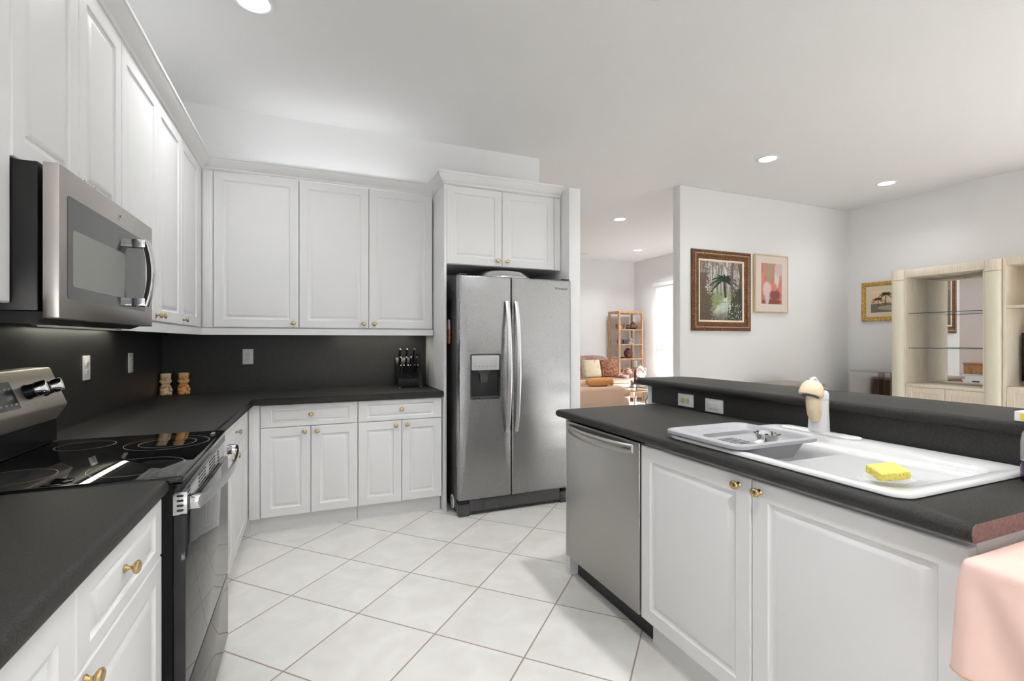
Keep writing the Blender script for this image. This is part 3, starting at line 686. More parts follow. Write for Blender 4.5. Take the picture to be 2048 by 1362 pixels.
m.build('panel_marks', M['grille'], cpn, smooth=0)
MB().prism([(1.150, 1.076), (1.265, 1.076), (1.245, 1.05), (1.17, 1.05)], lambda a, b: (a, 3.43, b), lambda a, b: (a, 3.4455, b)).build('chute', M['grille'], ld)
MB().prism([(1.175, 1.049), (1.240, 1.049), (1.235, .985), (1.18, .985)], lambda a, b: (a, 3.432 - (b - 1.05) * .0, b), lambda a, b: (a, 3.4455, b)).build('paddle', M['fridgeside'], ld)
MB().prism([(1.098, .872), (1.317, .872), (1.317, .882), (1.098, .882)], lambda a, b: (a, 3.403, b), lambda a, b: (a, 3.4455, b)).build('drip_tray', M['grille'], ld)
L = [[(x, 3.3995 + dy, z) for x, z in rrect(1.0925 - d, 1.3225 + d, .8665 - d, 1.1965 + d, .012 + d)] for d, dy in ((.004, 0), (.004, -.0012), (0, -.0012), (0, 0))]
MB().loops(L, False, False).build('dispenser_frame', M['black'], ld, smooth=0)
for nm, xc, dd in (('handle', 1.378, ld), ('handle', 1.452, rd)):
    L = []
    for k in range(25):
        t = k / 24; z = .606 + t * .992; s = (1 - (2 * t - 1) ** 2) ** .8; y = 3.392 - .058 * s
        L.append([(xc - .017, y, z), (xc - .015, y - .005, z), (xc, y - .0085, z), (xc + .015, y - .005, z), (xc + .017, y, z), (xc, y + .004, z)])
    MB().loops(L).build('handle', M['steel_soft'], dd, smooth=40)
text_mesh('maker_logo', 'Whirlpool', .027, M['slot'], rd, ((1.842, 3.3996, 1.712), (1, 0, 0), (0, 0, 1)), .0006)
gr = B(1.09, 1.845, 3.425, 3.47, .022, .116, .002).build('base_grille', M['grille'], fr)
B(1.205, 1.318, 3.4215, 3.4255, .040, .108, .001).build('filter_cover', M['grille'], gr)
m = MB()
for k in range(14): m.box(1.11 + k * .052, 1.15 + k * .052, 3.4235, 3.4248, .026, .032)
m.build('vent_slots', M['slot'], gr, smooth=0)
for x0, x1 in ((1.006, 1.088), (1.847, 1.931)):
    ft = B(x0, x1, 3.420, 3.4775, .0012, .092, .004).build('foot_cover', M['grille'], fr)
    B(x0 + .006, x1 - .006, 3.412, 3.46, .094, .1195, .002).build('hinge_bracket', M['blackgloss'], fr)
rc = MB().lathe((1.0038, 3.585, .072), [(.052, 0), (.052, .002), (.048, .004)], (-1, 0, 0), 28, 1, 1).build('roller_cover', M['white'], fr)
m = MB()
for k in range(4): m.box(.9993, .9997, 3.555, 3.615, .042 + k * .018, .049 + k * .018)
m.build('cover_slots', M['grille'], rc, smooth=0)
B(1.30, 1.58, 3.55, 3.74, 1.7725, 1.7942, .004).build('top_cover', M['fridgeside'], fr)
for x0 in (1.01, 1.87): B(x0, x0 + .055, 3.41, 3.53, 1.7835, 1.794, .003).build('hinge_cap', M['fridgeside'], fr)
tag(B(.9995, 1.0036, 3.545, 3.575, 1.630, 1.672, .001).build('fridge_magnet', M['black']), 'small dark square magnet on the refrigerator side', 'magnet')
mt = thing('oven_mitt', 'orange and pink oven mitt hanging in the gap left of the refrigerator', 'oven mitt', (.992, 3.63, 1.30))
mo = mat('mitt_orange', (.42, .13, .05), .8); noisy(mo, 60, (.30, .07, .03), (.62, .27, .12)); mp_ = mat('mitt_pink', (.72, .55, .50), .85)
m = MB(); L = []
for z, w, th in ((1.275, .014, .005), (1.285, .030, .009), (1.32, .038, .011), (1.36, .036, .010), (1.385, .033, .009)): L.append([(.988 + th * math.cos(2 * PI * k / 16), 3.63 + w * math.sin(2 * PI * k / 16), z) for k in range(16)])
m.loops(L).build('mitt_hand', mo, mt, smooth=60)
m = MB(); L = []
for z, w, th in ((1.3855, .033, .009), (1.42, .030, .008), (1.455, .026, .008), (1.462, .010, .004)): L.append([(.988 + th * math.cos(2 * PI * k / 16), 3.63 + w * math.sin(2 * PI * k / 16), z) for k in range(16)])
m.loops(L).build('mitt_cuff', mp_, mt, smooth=60)
MB().lathe((1.0035, 3.63, 1.468), [(.012, 0), (.012, .004), (.004, .005), (.004, .014)], (-1, 0, 0), 14).build('hook', M['black'], mt)
# platter on the fridge
m = MB(); L = []
for r, z in ((1.0, 1.7945), (1.0, 1.800), (.97, 1.806), (.90, 1.822), (.80, 1.840), (.70, 1.850), (.4, 1.855), (.1, 1.856)):
    L.append([(1.443 + .235 * r * math.cos(2 * PI * k / 48), 3.64 + .15 * r * math.sin(2 * PI * k / 48), z) for k in range(48)])
tag(m.loops(L).build('serving_platter', M['steel_soft'], smooth=50), 'silver oval platter lying upside down on top of the refrigerator', 'platter')

# ------------------------------------------------------------------ things on the back counter
def onyx(name, a, b, c):
    m = mat(name, a, .3, spec=.5)
    n = noisy(m, 9, a, b, (1, 1, 2.6), 5, .32, .62); r = [q for q in m.node_tree.nodes if q.type == 'VALTORGB'][0]
    e = r.color_ramp.elements.new(.48); e.color = (*c, 1); n.inputs['Distortion'].default_value = 1.5
    return m
O1 = onyx('banded_onyx_pale', (.60, .26, .08), (.80, .72, .54), (.76, .56, .34)); O2 = onyx('banded_onyx_orange', (.66, .24, .02), (.78, .62, .38), (.72, .36, .08))
def figure(label, x, y, mm, rot):
    R_ = Matrix.Translation((x, y, .9155)) @ Matrix.Rotation(rot, 4, 'Z')
    def LP(w, d, z, dy=0, r=.010): return [R_ @ Vector((a, b + dy, z)) for a, b in rrect(-w / 2, w / 2, -d / 2, d / 2, r, 3)]
    m = MB()
    m.loops([LP(.070, .064, 0), LP(.073, .067, .004), LP(.073, .067, .014), LP(.069, .060, .020), LP(.073, .060, .028, .002), LP(.072, .056, .045, .004), LP(.062, .050, .062, .006), LP(.048, .042, .072, .007), LP(.046, .040, .076, .007),
             LP(.056, .046, .080, .004), LP(.062, .048, .088, .003), LP(.062, .048, .100, .003), LP(.055, .044, .106, .004), LP(.060, .046, .112, .004), LP(.063, .047, .130, .004), LP(.064, .047, .150, .004), LP(.060, .043, .152, .004)])
    for s in (-1, 1):
        m.box(s * .018 - .013, s * .018 + .013, -.048, -.024, .0, .016, .005, 2, T=R_)       # feet
        m.box(s * .027 - .011, s * .027 + .011, -.040, -.006, .020, .046, .007, 2, T=R_)     # knees
        m.box(s * .020 - .009, s * .020 + .009, -.031, -.010, .047, .062, .006, 2, T=R_)     # folded hands
        m.box(s * .0315 - .004, s * .0315 + .004, -.014, .014, .088, .106, .003, 2, T=R_)    # ear spools
    m.box(-.006, .006, -.028, -.014, .098, .124, .004, 2, T=R_)                              # nose
    m.box(-.020, .020, -.0235, -.012, .086, .093, .003, 2, T=R_)                             # mouth
    for s in (-1, 1): m.box(s * .015 - .009, s * .015 + .009, -.0225, -.012, .118, .128, .003, 2, T=R_)
    return tag(m.build('carved_figure', mm, smooth=40), label, 'figurine')
figure('pale banded stone figure, the left one of the two by the corner', -.945, 4.110, O1, .35)
figure('orange stone figure, the right one of the two by the corner', -.842, 4.132, O2, .35)
# knife block
kb = thing('knife_block', 'black knife block full of knives beside the refrigerator panel', 'knife block', (.79, 4.07, .9155))
MB().prism([(3.992, .9215), (4.17, .9215), (4.17, 1.15), (4.135, 1.155), (3.992, .985)], lambda a, b: (.664, a, b), lambda a, b: (.830, a, b)).build('block', M['blackgloss'], kb, smooth=20)
MB().prism([(3.985, .9215), (4.178, .9215), (4.178, .96), (4.10, 1.19), (4.085, 1.19)], lambda a, b: (.831, a, b), lambda a, b: (.862, a, b)).build('side_panel', M['blackgloss'], kb, smooth=20)
for fx in (.676, .850):
    for fy in (4.004, 4.158): MB().lathe((fx, fy, .9156), [(.010, 0), (.010, .0057)]).build('foot', M['steel_soft'], kb)
kdir = Vector((0, -.50, .866)).normalized(); kside = Vector((1, 0, 0)); kn_ = kdir.cross(kside)
kproto = thing('kitchen_knife', 'black handled knife with bright end caps standing in the black knife block', 'knife', (0, 0, 0), 'knives in the knife block')
def KP(a, b, c): return kside * a + kn_ * b + kdir * c
L = []
for c, w, d, off in ((.004, .0062, .009, 0), (.03, .0066, .0095, .001), (.06, .0066, .010, .0005), (.085, .0064, .0105, -.003), (.100, .006, .010, -.008)):
    L.append([KP(w * math.cos(2 * PI * k / 12), off + d * math.sin(2 * PI * k / 12), c) for k in range(12)])
MB().loops(L).build('handle', M['black'], kproto, smooth=60)
L = []
for c, w, d, off in ((.1001, .0064, .0104, -.008), (.106, .0062, .010, -.010), (.110, .004, .007, -.0115)): L.append([KP(w * math.cos(2 * PI * k / 12), off + d * math.sin(2 * PI * k / 12), c) for k in range(12)])
MB().loops(L).build('end_cap', M['chrome'], kproto, smooth=60)
MB().loops([[KP(.0066 * math.cos(2 * PI * k / 12), .0095 * math.sin(2 * PI * k / 12), c) for k in range(12)] for c in (-.006, .0038)]).build('bolster', M['chrome'], kproto, smooth=60)
L = []
for c, a in ((.02, 0), (.05, .0005), (.08, -.001)): L.append([KP(s * .0001 + x, .0096 + a * 1.0 + y, c) for s, x, y in ((0, -.0030, -.001), (0, .0030, -.001), (0, .0030, .0014), (0, -.0030, .0014))])
MB().loops(L).build('tang_strip', M['chrome'], kproto, smooth=60)
spots = [(.678 + i * .0275, 4.012, 1.013, .92) for i in range(6)] + [(.686 + i * .042, 4.052, 1.062, 1.10) for i in range(4)] + [(.690 + i * .056, 4.097, 1.116, 1.22) for i in range(3)]
for i, (x, y, z, s) in enumerate(spots):
    o = kproto if i == 0 else copy_tree(kproto)
    o.location = (x, y - .006, z + .007); o.scale = (s, s, s); o.rotation_euler = (0, random.uniform(-.07, .07), 0)

# ------------------------------------------------------------------ recessed ceiling lights
def downlight(label, x, y, power, es_=14):
    t = thing('recessed_light', label, 'ceiling light', (x, y, ZC))
    MB().lathe((x, y, ZC - .0005), [(.076, 0), (.100, 0), (.101, -.003), (.096, -.008), (.082, -.009), (.076, -.004)], (0, 0, 1), 40, cap0=False, cap1=False).build('trim_ring', M['white'], t, smooth=50)
    MB().lathe((x, y, ZC - .0005), [(.0755, -.001), (.0755, -.004), (.05, -.0045)], (0, 0, 1), 40).build('lens', M['lens'], t)
    d = bpy.data.lights.new('recessed_lamp', 'AREA'); d.shape = 'DISK'; d.size = .15; d.energy = power; d.color = (.975, .99, 1); d.spread = 2.3
    o = bpy.data.objects.new('recessed_lamp', d); C.objects.link(o); o.parent = t; o.location = (0, 0, -.012)
downlight('round recessed ceiling light at the top left, above the kitchen floor', -.27, 2.83, P_KITCHEN * .45)
downlight('round recessed ceiling light cut by the top edge of the photo', 1.60, 1.93, P_KITCHEN)
downlight('round recessed ceiling light above the framed paintings', 4.085, 3.36, P_WALLS)
downlight('round recessed ceiling light near the right wall above the display unit', 5.94, 3.37, P_WALLS)
downlight('round recessed ceiling light in the living room, the nearer of two', 4.14, 5.86, P_LOUNGE)
downlight('added round recessed ceiling light by the white chest', 1.25, 5.45, P_KITCHEN)  # lamp added to brighten the wall reflected in the display unit
downlight('small-looking recessed ceiling light in the living room near the far corner', 5.88, 7.73, P_LOUNGE)

downlight('added unseen recessed ceiling light over the kitchen floor behind the camera', .45, .25, P_KITCHEN)  # added out of view for more floor bounce onto the ceiling
downlight('added unseen recessed ceiling light over the near end of the bar', 2.6, .55, P_KITCHEN * .45)  # extra lamp out of view, added to lift floor and ceiling
def fill_uplight(label, x0, x1, y0, y1, sx, sy):  # uplights added behind the crown to brighten ceiling and upper walls
    c = Vector(((x0 + x1) / 2, (y0 + y1) / 2, 2.4915)); t = thing('added_uplight', label, 'light', c)
    B(x0, x1, y0, y1, 2.4915, 2.512, .003).build('housing', M['white'], t)
    B(x0 + .01, x1 - .01, y0 + .01, y1 - .01, 2.5125, 2.516, .001).build('diffuser', M['white'], t)
    l = area('uplight_fill_lamp', (0, 0, .028), (0, 0, 1), sx, sy, P_UP_FILL, (.98, .99, 1)); l.parent = t
fill_uplight('added fill strip out of sight on top of the range wall cabinets, shining up', -.83, -.77, 1.1, 3.7, .03, 2.4)
fill_uplight('added fill strip out of sight on top of the back wall cabinets, shining up', -.5, .85, 4.02, 4.08, 1.2, .03)

# ------------------------------------------------------------------ paintings
def s2l(c): return tuple((q / 12.92 if q <= .04045 else ((q + .055) / 1.055) ** 2.4) for q in c)
def mixc(a, b, t): t = max(0, min(1, t)); return tuple(p * (1 - t) + q * t for p, q in zip(a, b))
def nz(x, y, s, o=0): return noise.noise(Vector((x * s, y * s, o))) * .5 + .5
def seg_d(u, v, a, b):
    ax, ay = a; bx, by = b; dx, dy = bx - ax, by - ay; L2 = dx * dx + dy * dy
    t = max(0, min(1, ((u - ax) * dx + (v - ay) * dy) / L2)); return math.hypot(u - ax - t * dx, v - ay - t * dy), t
def palm(c, u, v, asp, base, crown, size, trunk, leaf, n=9, droop=.5):
    U = u * asp
    d, t = seg_d(U, v, (base[0] * asp, base[1]), (crown[0] * asp, crown[1]))
    if d < .012 * size / .2 * (1.3 - .4 * t): c = trunk
    for k in range(n):
        a = PI * (-.15 + 1.3 * k / (n - 1)); ex, ey = math.cos(a) * size, math.sin(a) * size * .8
        p0 = (crown[0] * asp, crown[1])
        for q in range(6):
            t0, t1 = q / 6, (q + 1) / 6
            f = lambda t: (p0[0] + ex * t, p0[1] + ey * t - droop * size * t * t)
            d, tt = seg_d(U, v, f(t0), f(t1))
            if d < size * .11 * (1 - .7 * (t0 + tt / 6)) * (.5 + nz(U, v, 60, k)): c = mixc(leaf, (.06, .09, .05), nz(U, v, 25, k))
    return c
def garden(u, v):
    asp = .74
    n1, n2, n3 = nz(u, v, 9, 1), nz(u, v, 26, 2), nz(u, v, 55, 3)
    c = mixc((.60, .58, .57), (.86, .85, .84), n1 + .25 * (v - .6))
    if nz(u * 5, v * .6, 7, 9) > .55: c = mixc(c, (.42, .38, .36), .6)
    c = mixc(c, (.30, .33, .24), (n2 - .45) * 2.2 * (.4 + abs(u - .5)))
    if v < .55: c = mixc(c, mixc((.42, .50, .33), (.62, .63, .45), n2), min(1, (.55 - v) * 7))
    px = .50 + .10 * math.sin((v - .1) * 6.0) - .12 * max(0, .40 - v); wd = .05 + .62 * max(0, .46 - v) + (n2 - .5) * .16
    if v < .48: c = mixc(c, mixc((.62, .68, .66), (.88, .88, .82), n1), (wd - abs(u - px)) * 10)
    if v < .48 and nz(u * .5, v * 3, 9, 14) > .6: c = mixc(c, (.50, .54, .48), .5)
    if v < .20: c = mixc(c, (.40, .38, .34), (.20 - v) * 6 * (.4 + n2))
    lf = .13 + .10 * nz(u, v, 5, 41) + (.10 if v < .45 else 0) + (n2 - .5) * .22
    if u < lf: c = mixc(c, mixc((.17, .19, .14), mixc((.44, .42, .36), (.55, .28, .30), nz(u, v, 14, 8)), n3), .8 if v < .8 else .4)
    for tx, tw in ((.30, .008), (.42, .007), (.50, .006)):
        if abs(u - tx - .01 * math.sin(v * 8)) < tw and .42 < v < .97: c = (.32, .30, .28)
    c = palm(c, u, v, asp, (.60, .40), (.57, .70), .25, (.22, .20, .17), (.24, .34, .24), 9)
    if abs(u - .765 - .012 * math.sin(v * 7)) < .032: c = mixc((.33, .25, .24), (.52, .44, .42), n3)
    if u > .92 + .02 * math.sin(v * 11): c = mixc((.30, .24, .22), (.48, .40, .34), n3)
    if u > .62 + .42 * v + (n2 - .5) * .25 and v < .56: c = mixc(c, mixc((.08, .11, .10), (.34, .36, .30), n3), .85)
    if v < .30 and u > .62 and nz(u, v, 38, 12) > .66: c = (.80, .80, .76)
    if v > .86 and nz(u, v, 16, 4) > .5: c = mixc(c, (.45, .38, .36), .6)
    return c
def rose(u, v):
    n1, n2 = nz(u, v, 6, 21), nz(u * 2, v, 18, 22)
    c = mixc((.66, .36, .30), (.80, .60, .53), n1 * .7 + n2 * .4)
    for cx, cy, rx, ry, col in ((.30, .36, .20, .20, (.82, .72, .72)), (.66, .24, .26, .13, (.50, .30, .29)), (.74, .62, .12, .22, (.83, .77, .78)), (.40, .80, .16, .30, (.62, .56, .47)), (.85, .85, .22, .18, (.78, .70, .68)), (.5, .08, .5, .07, (.52, .30, .26)), (.30, .15, .10, .16, (.78, .72, .72)), (.62, .42, .12, .10, (.76, .50, .42))):
        d = ((u - cx) / rx) ** 2 + ((v - cy) / ry) ** 2 + (n2 - .5) * .7
        c = mixc(c, col, (1.15 - d) * 1.8)
    return c
def dusk(u, v):
    c = mixc((.78, .66, .52), (.86, .76, .64), v + .2 * nz(u, v, 6, 31))
    h = .36 + .10 * nz(u, 0, 3, 32) - .08 * abs(u - .4)
    if v < h: c = mixc((.36, .33, .29), (.52, .48, .42), nz(u, v, 20, 33))
    if ((u - .62) / .40) ** 2 + ((v - .20) / .11) ** 2 < 1: c = (.62, .58, .52)
    c = palm(c, u, v, 1.2, (.24, .33), (.22, .60), .24, (.30, .25, .20), (.36, .32, .26), 9)
    c = palm(c, u, v, 1.2, (.44, .32), (.47, .80), .30, (.30, .25, .20), (.32, .29, .24), 9)
    return c
def canvas(name, o, u, v, w, h, nx, ny, fn, parent):
    o, u, v = Vector(o), Vector(u), Vector(v); n = u.cross(v); o0 = ORG[parent.name]
    vs = [tuple(o + u * (w * i / nx) + v * (h * j / ny) - o0) for j in range(ny + 1) for i in range(nx + 1)]
    fs = [(j * (nx + 1) + i, j * (nx + 1) + i + 1, (j + 1) * (nx + 1) + i + 1, (j + 1) * (nx + 1) + i) for j in range(ny) for i in range(nx)]
    me = bpy.data.meshes.new(name); me.from_pydata(vs, [], fs)
    a = me.color_attributes.new('paint', 'FLOAT_COLOR', 'POINT')
    buf = []
    for j in range(ny + 1):
        for i in range(nx + 1): buf += [*s2l(fn(i / nx, j / ny)), 1.0]
    a.data.foreach_set('color', buf); me.materials.append(M['canvas'])
    ob = bpy.data.objects.new(name, me); C.objects.link(ob); ob.parent = parent; ORG[ob.name] = o0; return ob
def frame_loops(o, u, v, w, h, lv):
    o, u, v = Vector(o), Vector(u), Vector(v); n = u.cross(v); L = []
    for d, c in lv: L.append([o + u * a + v * b + n * c for a, b in ((d, d), (w - d, d), (w - d, h - d), (d, h - d))])
    return MB().loops(L, False, False)
M['giltdark'] = mat('carved_brown_gilt', (.20, .09, .035), .4, .25); noisy(M['giltdark'], 75, (.07, .022, .008), (.26, .115, .04), lo=.42, hi=.68); bump(M['giltdark'], 90, .9, .006)
M['gilt'] = mat('carved_gold', (.55, .33, .08), .35, .5); noisy(M['gilt'], 70, (.28, .13, .03), (.68, .44, .12), lo=.38, hi=.6); bump(M['gilt'], 80, .8, .005)
M['palegold'] = mat('pale_gold', (.62, .48, .30), .35, .3)
M['liner'] = mat('linen_liner', (.80, .68, .55), .8); M['matboard'] = mat('mat_board', (.66, .58, .53), .85); M['sagemat'] = mat('sage_mat', (.62, .55, .40), .85)
# large garden painting (faces -Y)
pt = thing('framed_painting', 'large framed painting of a garden path with palms in carved brown frame', 'painting', (4.456, 4.285, 1.412))
o_, w_, h_ = (4.002, 4.297, 1.412), .908, .935
frame_loops(o_, (1, 0, 0), (0, 0, 1), w_, h_, [(0, 0), (0, .022), (.008, .030), (.022, .034), (.032, .028), (.036, .028), (.050, .031), (.066, .028), (.072, .022), (.086, .022), (.096, .018), (.104, .014), (.104, .004)]).build('frame', M['giltdark'], pt, smooth=25)
m = MB()
for k in range(44):
    z = 1.412 + .045 + k * (h_ - .09) / 43
    for x in (4.002 + .043, 4.91 - .043): m.lathe((x, 4.2655, z), [(.006, 0), (.007, .002), (.004, .005)], (0, -1, 0), 6)
for k in range(44):
    x = 4.002 + .045 + k * (w_ - .09) / 43
    for z in (1.412 + .043, 2.347 - .043): m.lathe((x, 4.2655, z), [(.006, 0), (.007, .002), (.004, .005)], (0, -1, 0), 6)
m.build('frame_beading', M['palegold'], pt, smooth=60)
frame_loops(o_, (1, 0, 0), (0, 0, 1), w_, h_, [(.1045, .003), (.1045, .016), (.112, .017), (.126, .010), (.126, .004)]).build('liner', M['liner'], pt, smooth=20)
canvas('canvas', (4.002 + .125, 4.297 - .006, 1.412 + .125), (1, 0, 0), (0, 0, 1), w_ - .25, h_ - .25, 120, 130, garden, pt)
pt = thing('framed_picture', 'pale framed picture in rosy tones right of the large painting', 'painting', (5.25, 4.29, 1.643))
o_, w_, h_ = (4.972, 4.297, 1.643), .565, .710
frame_loops(o_, (1, 0, 0), (0, 0, 1), w_, h_, [(0, 0), (0, .034), (.004, .038), (.012, .038), (.015, .034), (.015, .004)]).build('frame', M['palegold'], pt, smooth=25)
frame_loops(o_, (1, 0, 0), (0, 0, 1), w_, h_, [(.0152, .006), (.0152, .030), (.103, .030), (.105, .028), (.105, .024)]).build('mat_board', M['matboard'], pt, smooth=0)
canvas('print', (4.972 + .095, 4.297 - .027, 1.643 + .092), (1, 0, 0), (0, 0, 1), w_ - .19, h_ - .18, 60, 90, rose, pt)
# gold framed picture on the right wall (faces -X); u runs towards -Y
pt = thing('framed_picture', 'gold framed picture of palms by a pond, half behind the display unit', 'painting', (6.74, 3.82, 1.551))
o_, w_, h_ = (6.747, 4.118, 1.551), .600, .503
frame_loops(o_, (0, -1, 0), (0, 0, 1), w_, h_, [(0, 0), (0, .018), (.006, .024), (.022, .026), (.032, .020), (.040, .021), (.048, .014), (.052, .006)]).build('frame', M['gilt'], pt, smooth=25)
frame_loops(o_, (0, -1, 0), (0, 0, 1), w_, h_, [(.0525, .004), (.0525, .009), (.108, .009), (.110, .007)]).build('mat_board', M['sagemat'], pt, smooth=0)
canvas('print', (6.747 - .0075, 4.118 - .108, 1.551 + .108), (0, -1, 0), (0, 0, 1), w_ - .216, h_ - .216, 80, 64, dusk, pt)

# ------------------------------------------------------------------ display unit along the right wall
eu = thing('display_unit', 'pale wooden display unit with round columns, mirror back and glass shelves', 'display cabinet', (6.45, 2.99, 0))
def column(y0, y1, par):
    yc = (y0 + y1) / 2; hw = (y1 - y0) / 2
    P = [(6.69, y0), (6.69, y1)] + [(6.235 - .045 * math.sin(PI * k / 10), yc + hw * math.cos(PI * k / 10)) for k in range(11)]
    MB().loops([[(x, y, z) for x, y in P] for z in (.001, 1.985)]).build('column', M['creamlac'], par, smooth=40)
    MB().loops([[(x - .004, y, z) for x, y in P] for z in (1.988, 2.100)]).build('capital', M['whitewood'], par, smooth=40)
column(3.349, 3.478, eu); column(2.503, 2.641, eu)
B(6.225, 6.69, 2.642, 3.348, 2.012, 2.098, .003).build('lintel', M['whitewood'], eu)
B(6.245, 6.66, 2.642, 3.348, .780, .815, .003).build('ledge', M['whitewood'], eu)
B(6.26, 6.66, 2.642, 3.348, .06, .779).build('base_box', M['whitewood'], eu)
B(6.30, 6.66, 2.645, 3.345, .001, .0595).build('plinth', M['whitewood'], eu)
B(6.645, 6.66, 2.642, 3.348, .816, 2.011).build('back_panel', M['whitewood'], eu)
B(6.6395, 6.6445, 2.6425, 3.3475, .8165, 2.0105).build('mirror_back', M['mirror'], eu, smooth=0)
B(6.23, 6.6385, 3.3325, 3.3480, .816, 2.011).build('side_lining', M['whitewood'], eu)
B(6.23, 6.6385, 2.6420, 2.6560, .816, 2.011).build('side_lining', M['whitewood'], eu)
def upanel(u0, u1, v0, v1, par, X=6.2595):
    F = lambda u, v, n: (X - n, u, v)
    def L(d, n): return [F(u0 + d, v0 + d, n), F(u1 - d, v0 + d, n), F(u1 - d, v1 - d, n), F(u0 + d, v1 - d, n)]
    return MB().loops([L(0, 0), L(0, .016), L(.003, .018), L(.055, .018), L(.058, .013), L(.062, .013)]).build('door', M['whitewood'], par, smooth=20)
upanel(2.644, 2.974, .065, .776, eu); upanel(2.978, 3.346, .065, .776, eu)
for z in (1.605, 1.215):
    g = B(6.27, 6.632, 2.66, 3.328, z - .004, z + .004).build('glass_shelf', M['glass'], eu, smooth=0)
    B(6.2685, 6.2698, 2.66, 3.328, z - .004, z + .004).build('front_edge', M['glassedge'], g, smooth=0)
for y in (2.80, 3.06): MB().lathe((6.42, y, 2.0118), [(.030, 0), (.036, 0), (.034, -.006), (.026, -.007)], (0, 0, 1), 24).build('puck_light', M['palegold'], eu, smooth=40)
# television section
tu = thing('television_unit', 'pale wooden television unit cut off by the right edge of the photo', 'cabinet', (6.45, 1.85, 0))
B(6.215, 6.66, 2.478, 2.500, .001, 2.110, .002).build('side_panel', M['whitewood'], tu)
B(6.215, 6.66, 1.20, 1.222, .001, 2.110, .002).build('side_panel', M['whitewood'], tu)
B(6.215, 6.66, 1.223, 2.477, 2.030, 2.110, .002).build('header', M['whitewood'], tu)
B(6.215, 6.64, 1.223, 2.477, 1.612, 1.638, .002).build('shelf', M['whitewood'], tu)
B(6.645, 6.66, 1.223, 2.477, .061, 2.029).build('back_panel', M['whitewood'], tu)
B(6.245, 6.644, 1.223, 2.477, .06, .852, .002).build('base_box', M['whitewood'], tu)
B(6.30, 6.64, 1.223, 2.477, .001, .0595).build('plinth', M['whitewood'], tu)
upanel(1.226, 1.848, .065, .848, tu, 6.2445); upanel(1.852, 2.474, .065, .848, tu, 6.2445)
tv = thing('television', 'black flat television in the unit at the right edge', 'television', (6.47, 1.90, .853))
B(6.445, 6.49, 1.36, 2.452, .90, 1.375, .004).build('screen', M['tvblack'], tv)
B(6.40, 6.56, 1.72, 2.10, .8528, .866, .004).build('stand', M['black'], tv)
B(6.455, 6.485, 1.86, 1.96, .8665, .899).build('neck', M['black'], tv)
# mirrored side cabinet and sideboard
mc = thing('mirrored_cabinet', 'smoked mirror side cabinet standing left of the display unit', 'cabinet', (6.54, 3.79, 0))
B(6.362, 6.73, 3.56, 4.026, .001, .915, .003).build('cabinet_box', M['grille'], mc)
B(6.352, 6.735, 3.552, 4.032, .9155, .930, .002).build('glass_top', M['smokemirror'], mc, smooth=0)
B(6.354, 6.3615, 3.692, 4.024, .03, .913, .001).build('mirror_panel', M['smokemirror'], mc, smooth=0)
B(6.352, 6.3615, 3.632, 3.688, .03, .913, .002).build('pilaster', mat('bronze_mirror', (.30, .22, .19), .08, 1.0), mc, smooth=0)
B(6.354, 6.3615, 3.562, 3.629, .03, .913, .002).build('mirror_strip', M['smokemirror'], mc, smooth=0)
sbd = thing('sideboard', 'brown wooden sideboard below the paintings, mostly hidden by the bar', 'sideboard', (5.3, 4.02, 0))
B(4.89, 5.50, 3.80, 4.25, .08, .765, .004).build('carcass', M['darkwood'], sbd)
B(4.865, 5.525, 3.775, 4.262, .766, .800, .008, 3).build('top', mat('greyed_wood', (.27, .215, .18), .3), sbd)
for k in range(2):
    x0 = 4.905 + k * .295
    dd = B(x0, x0 + .285, 3.782, 3.7995, .14, .58, .004).build('door', M['oak'], sbd)
    MB().lathe((x0 + (.255 if k == 0 else .03), 3.7815, .40), [(.010, 0), (.006, .006), (.011, .012), (.006, .018)], (0, -1, 0), 12).build('knob', M['brass'], dd)
    d2 = B(x0, x0 + .285, 3.782, 3.7995, .60, .745, .004).build('drawer', M['oak'], sbd)
    MB().lathe((x0 + .142, 3.7815, .67), [(.010, 0), (.006, .006), (.011, .012), (.006, .018)], (0, -1, 0), 12).build('knob', M['brass'], d2)
for x in (4.93, 5.46):
    for y in (3.84, 4.22): MB().lathe((x, y, .0005), [(.018, 0), (.028, .03), (.024, .079)]).build('foot', M['darkwood'], sbd)

# ------------------------------------------------------------------ small table draped in pink cloth
tb = thing('side_table', 'small table hidden under a pink cloth at the near end of the island', 'table', (1.56, .27, 0))
B(1.222, 1.86, .012, .530, .836, .857, .003).build('table_top', M['whitewood'], tb)
for x in (1.25, 1.83):
    for y in (.04, .500): MB().tube([(x, y, .001), (x, y, .835)], .018, 12).build('leg', M['whitewood'], tb)
L = []; nL = 18
base0 = rrect(1.206, 1.872, .0, .546, .018, 5); base = []
for i, p in enumerate(base0):
    q = base0[(i + 1) % len(base0)]; d = math.hypot(q[0] - p[0], q[1] - p[1]); k = max(1, int(d / .018))
    for j in range(k): base.append((p[0] + (q[0] - p[0]) * j / k, p[1] + (q[1] - p[1]) * j / k))
pc = Vector((1.54, .27)); per = [0.0]
for i in range(1, len(base)): per.append(per[-1] + math.hypot(base[i][0] - base[i - 1][0], base[i][1] - base[i - 1][1]))
def sm_(t): t = max(0, min(1, t)); return t * t * (3 - 2 * t)
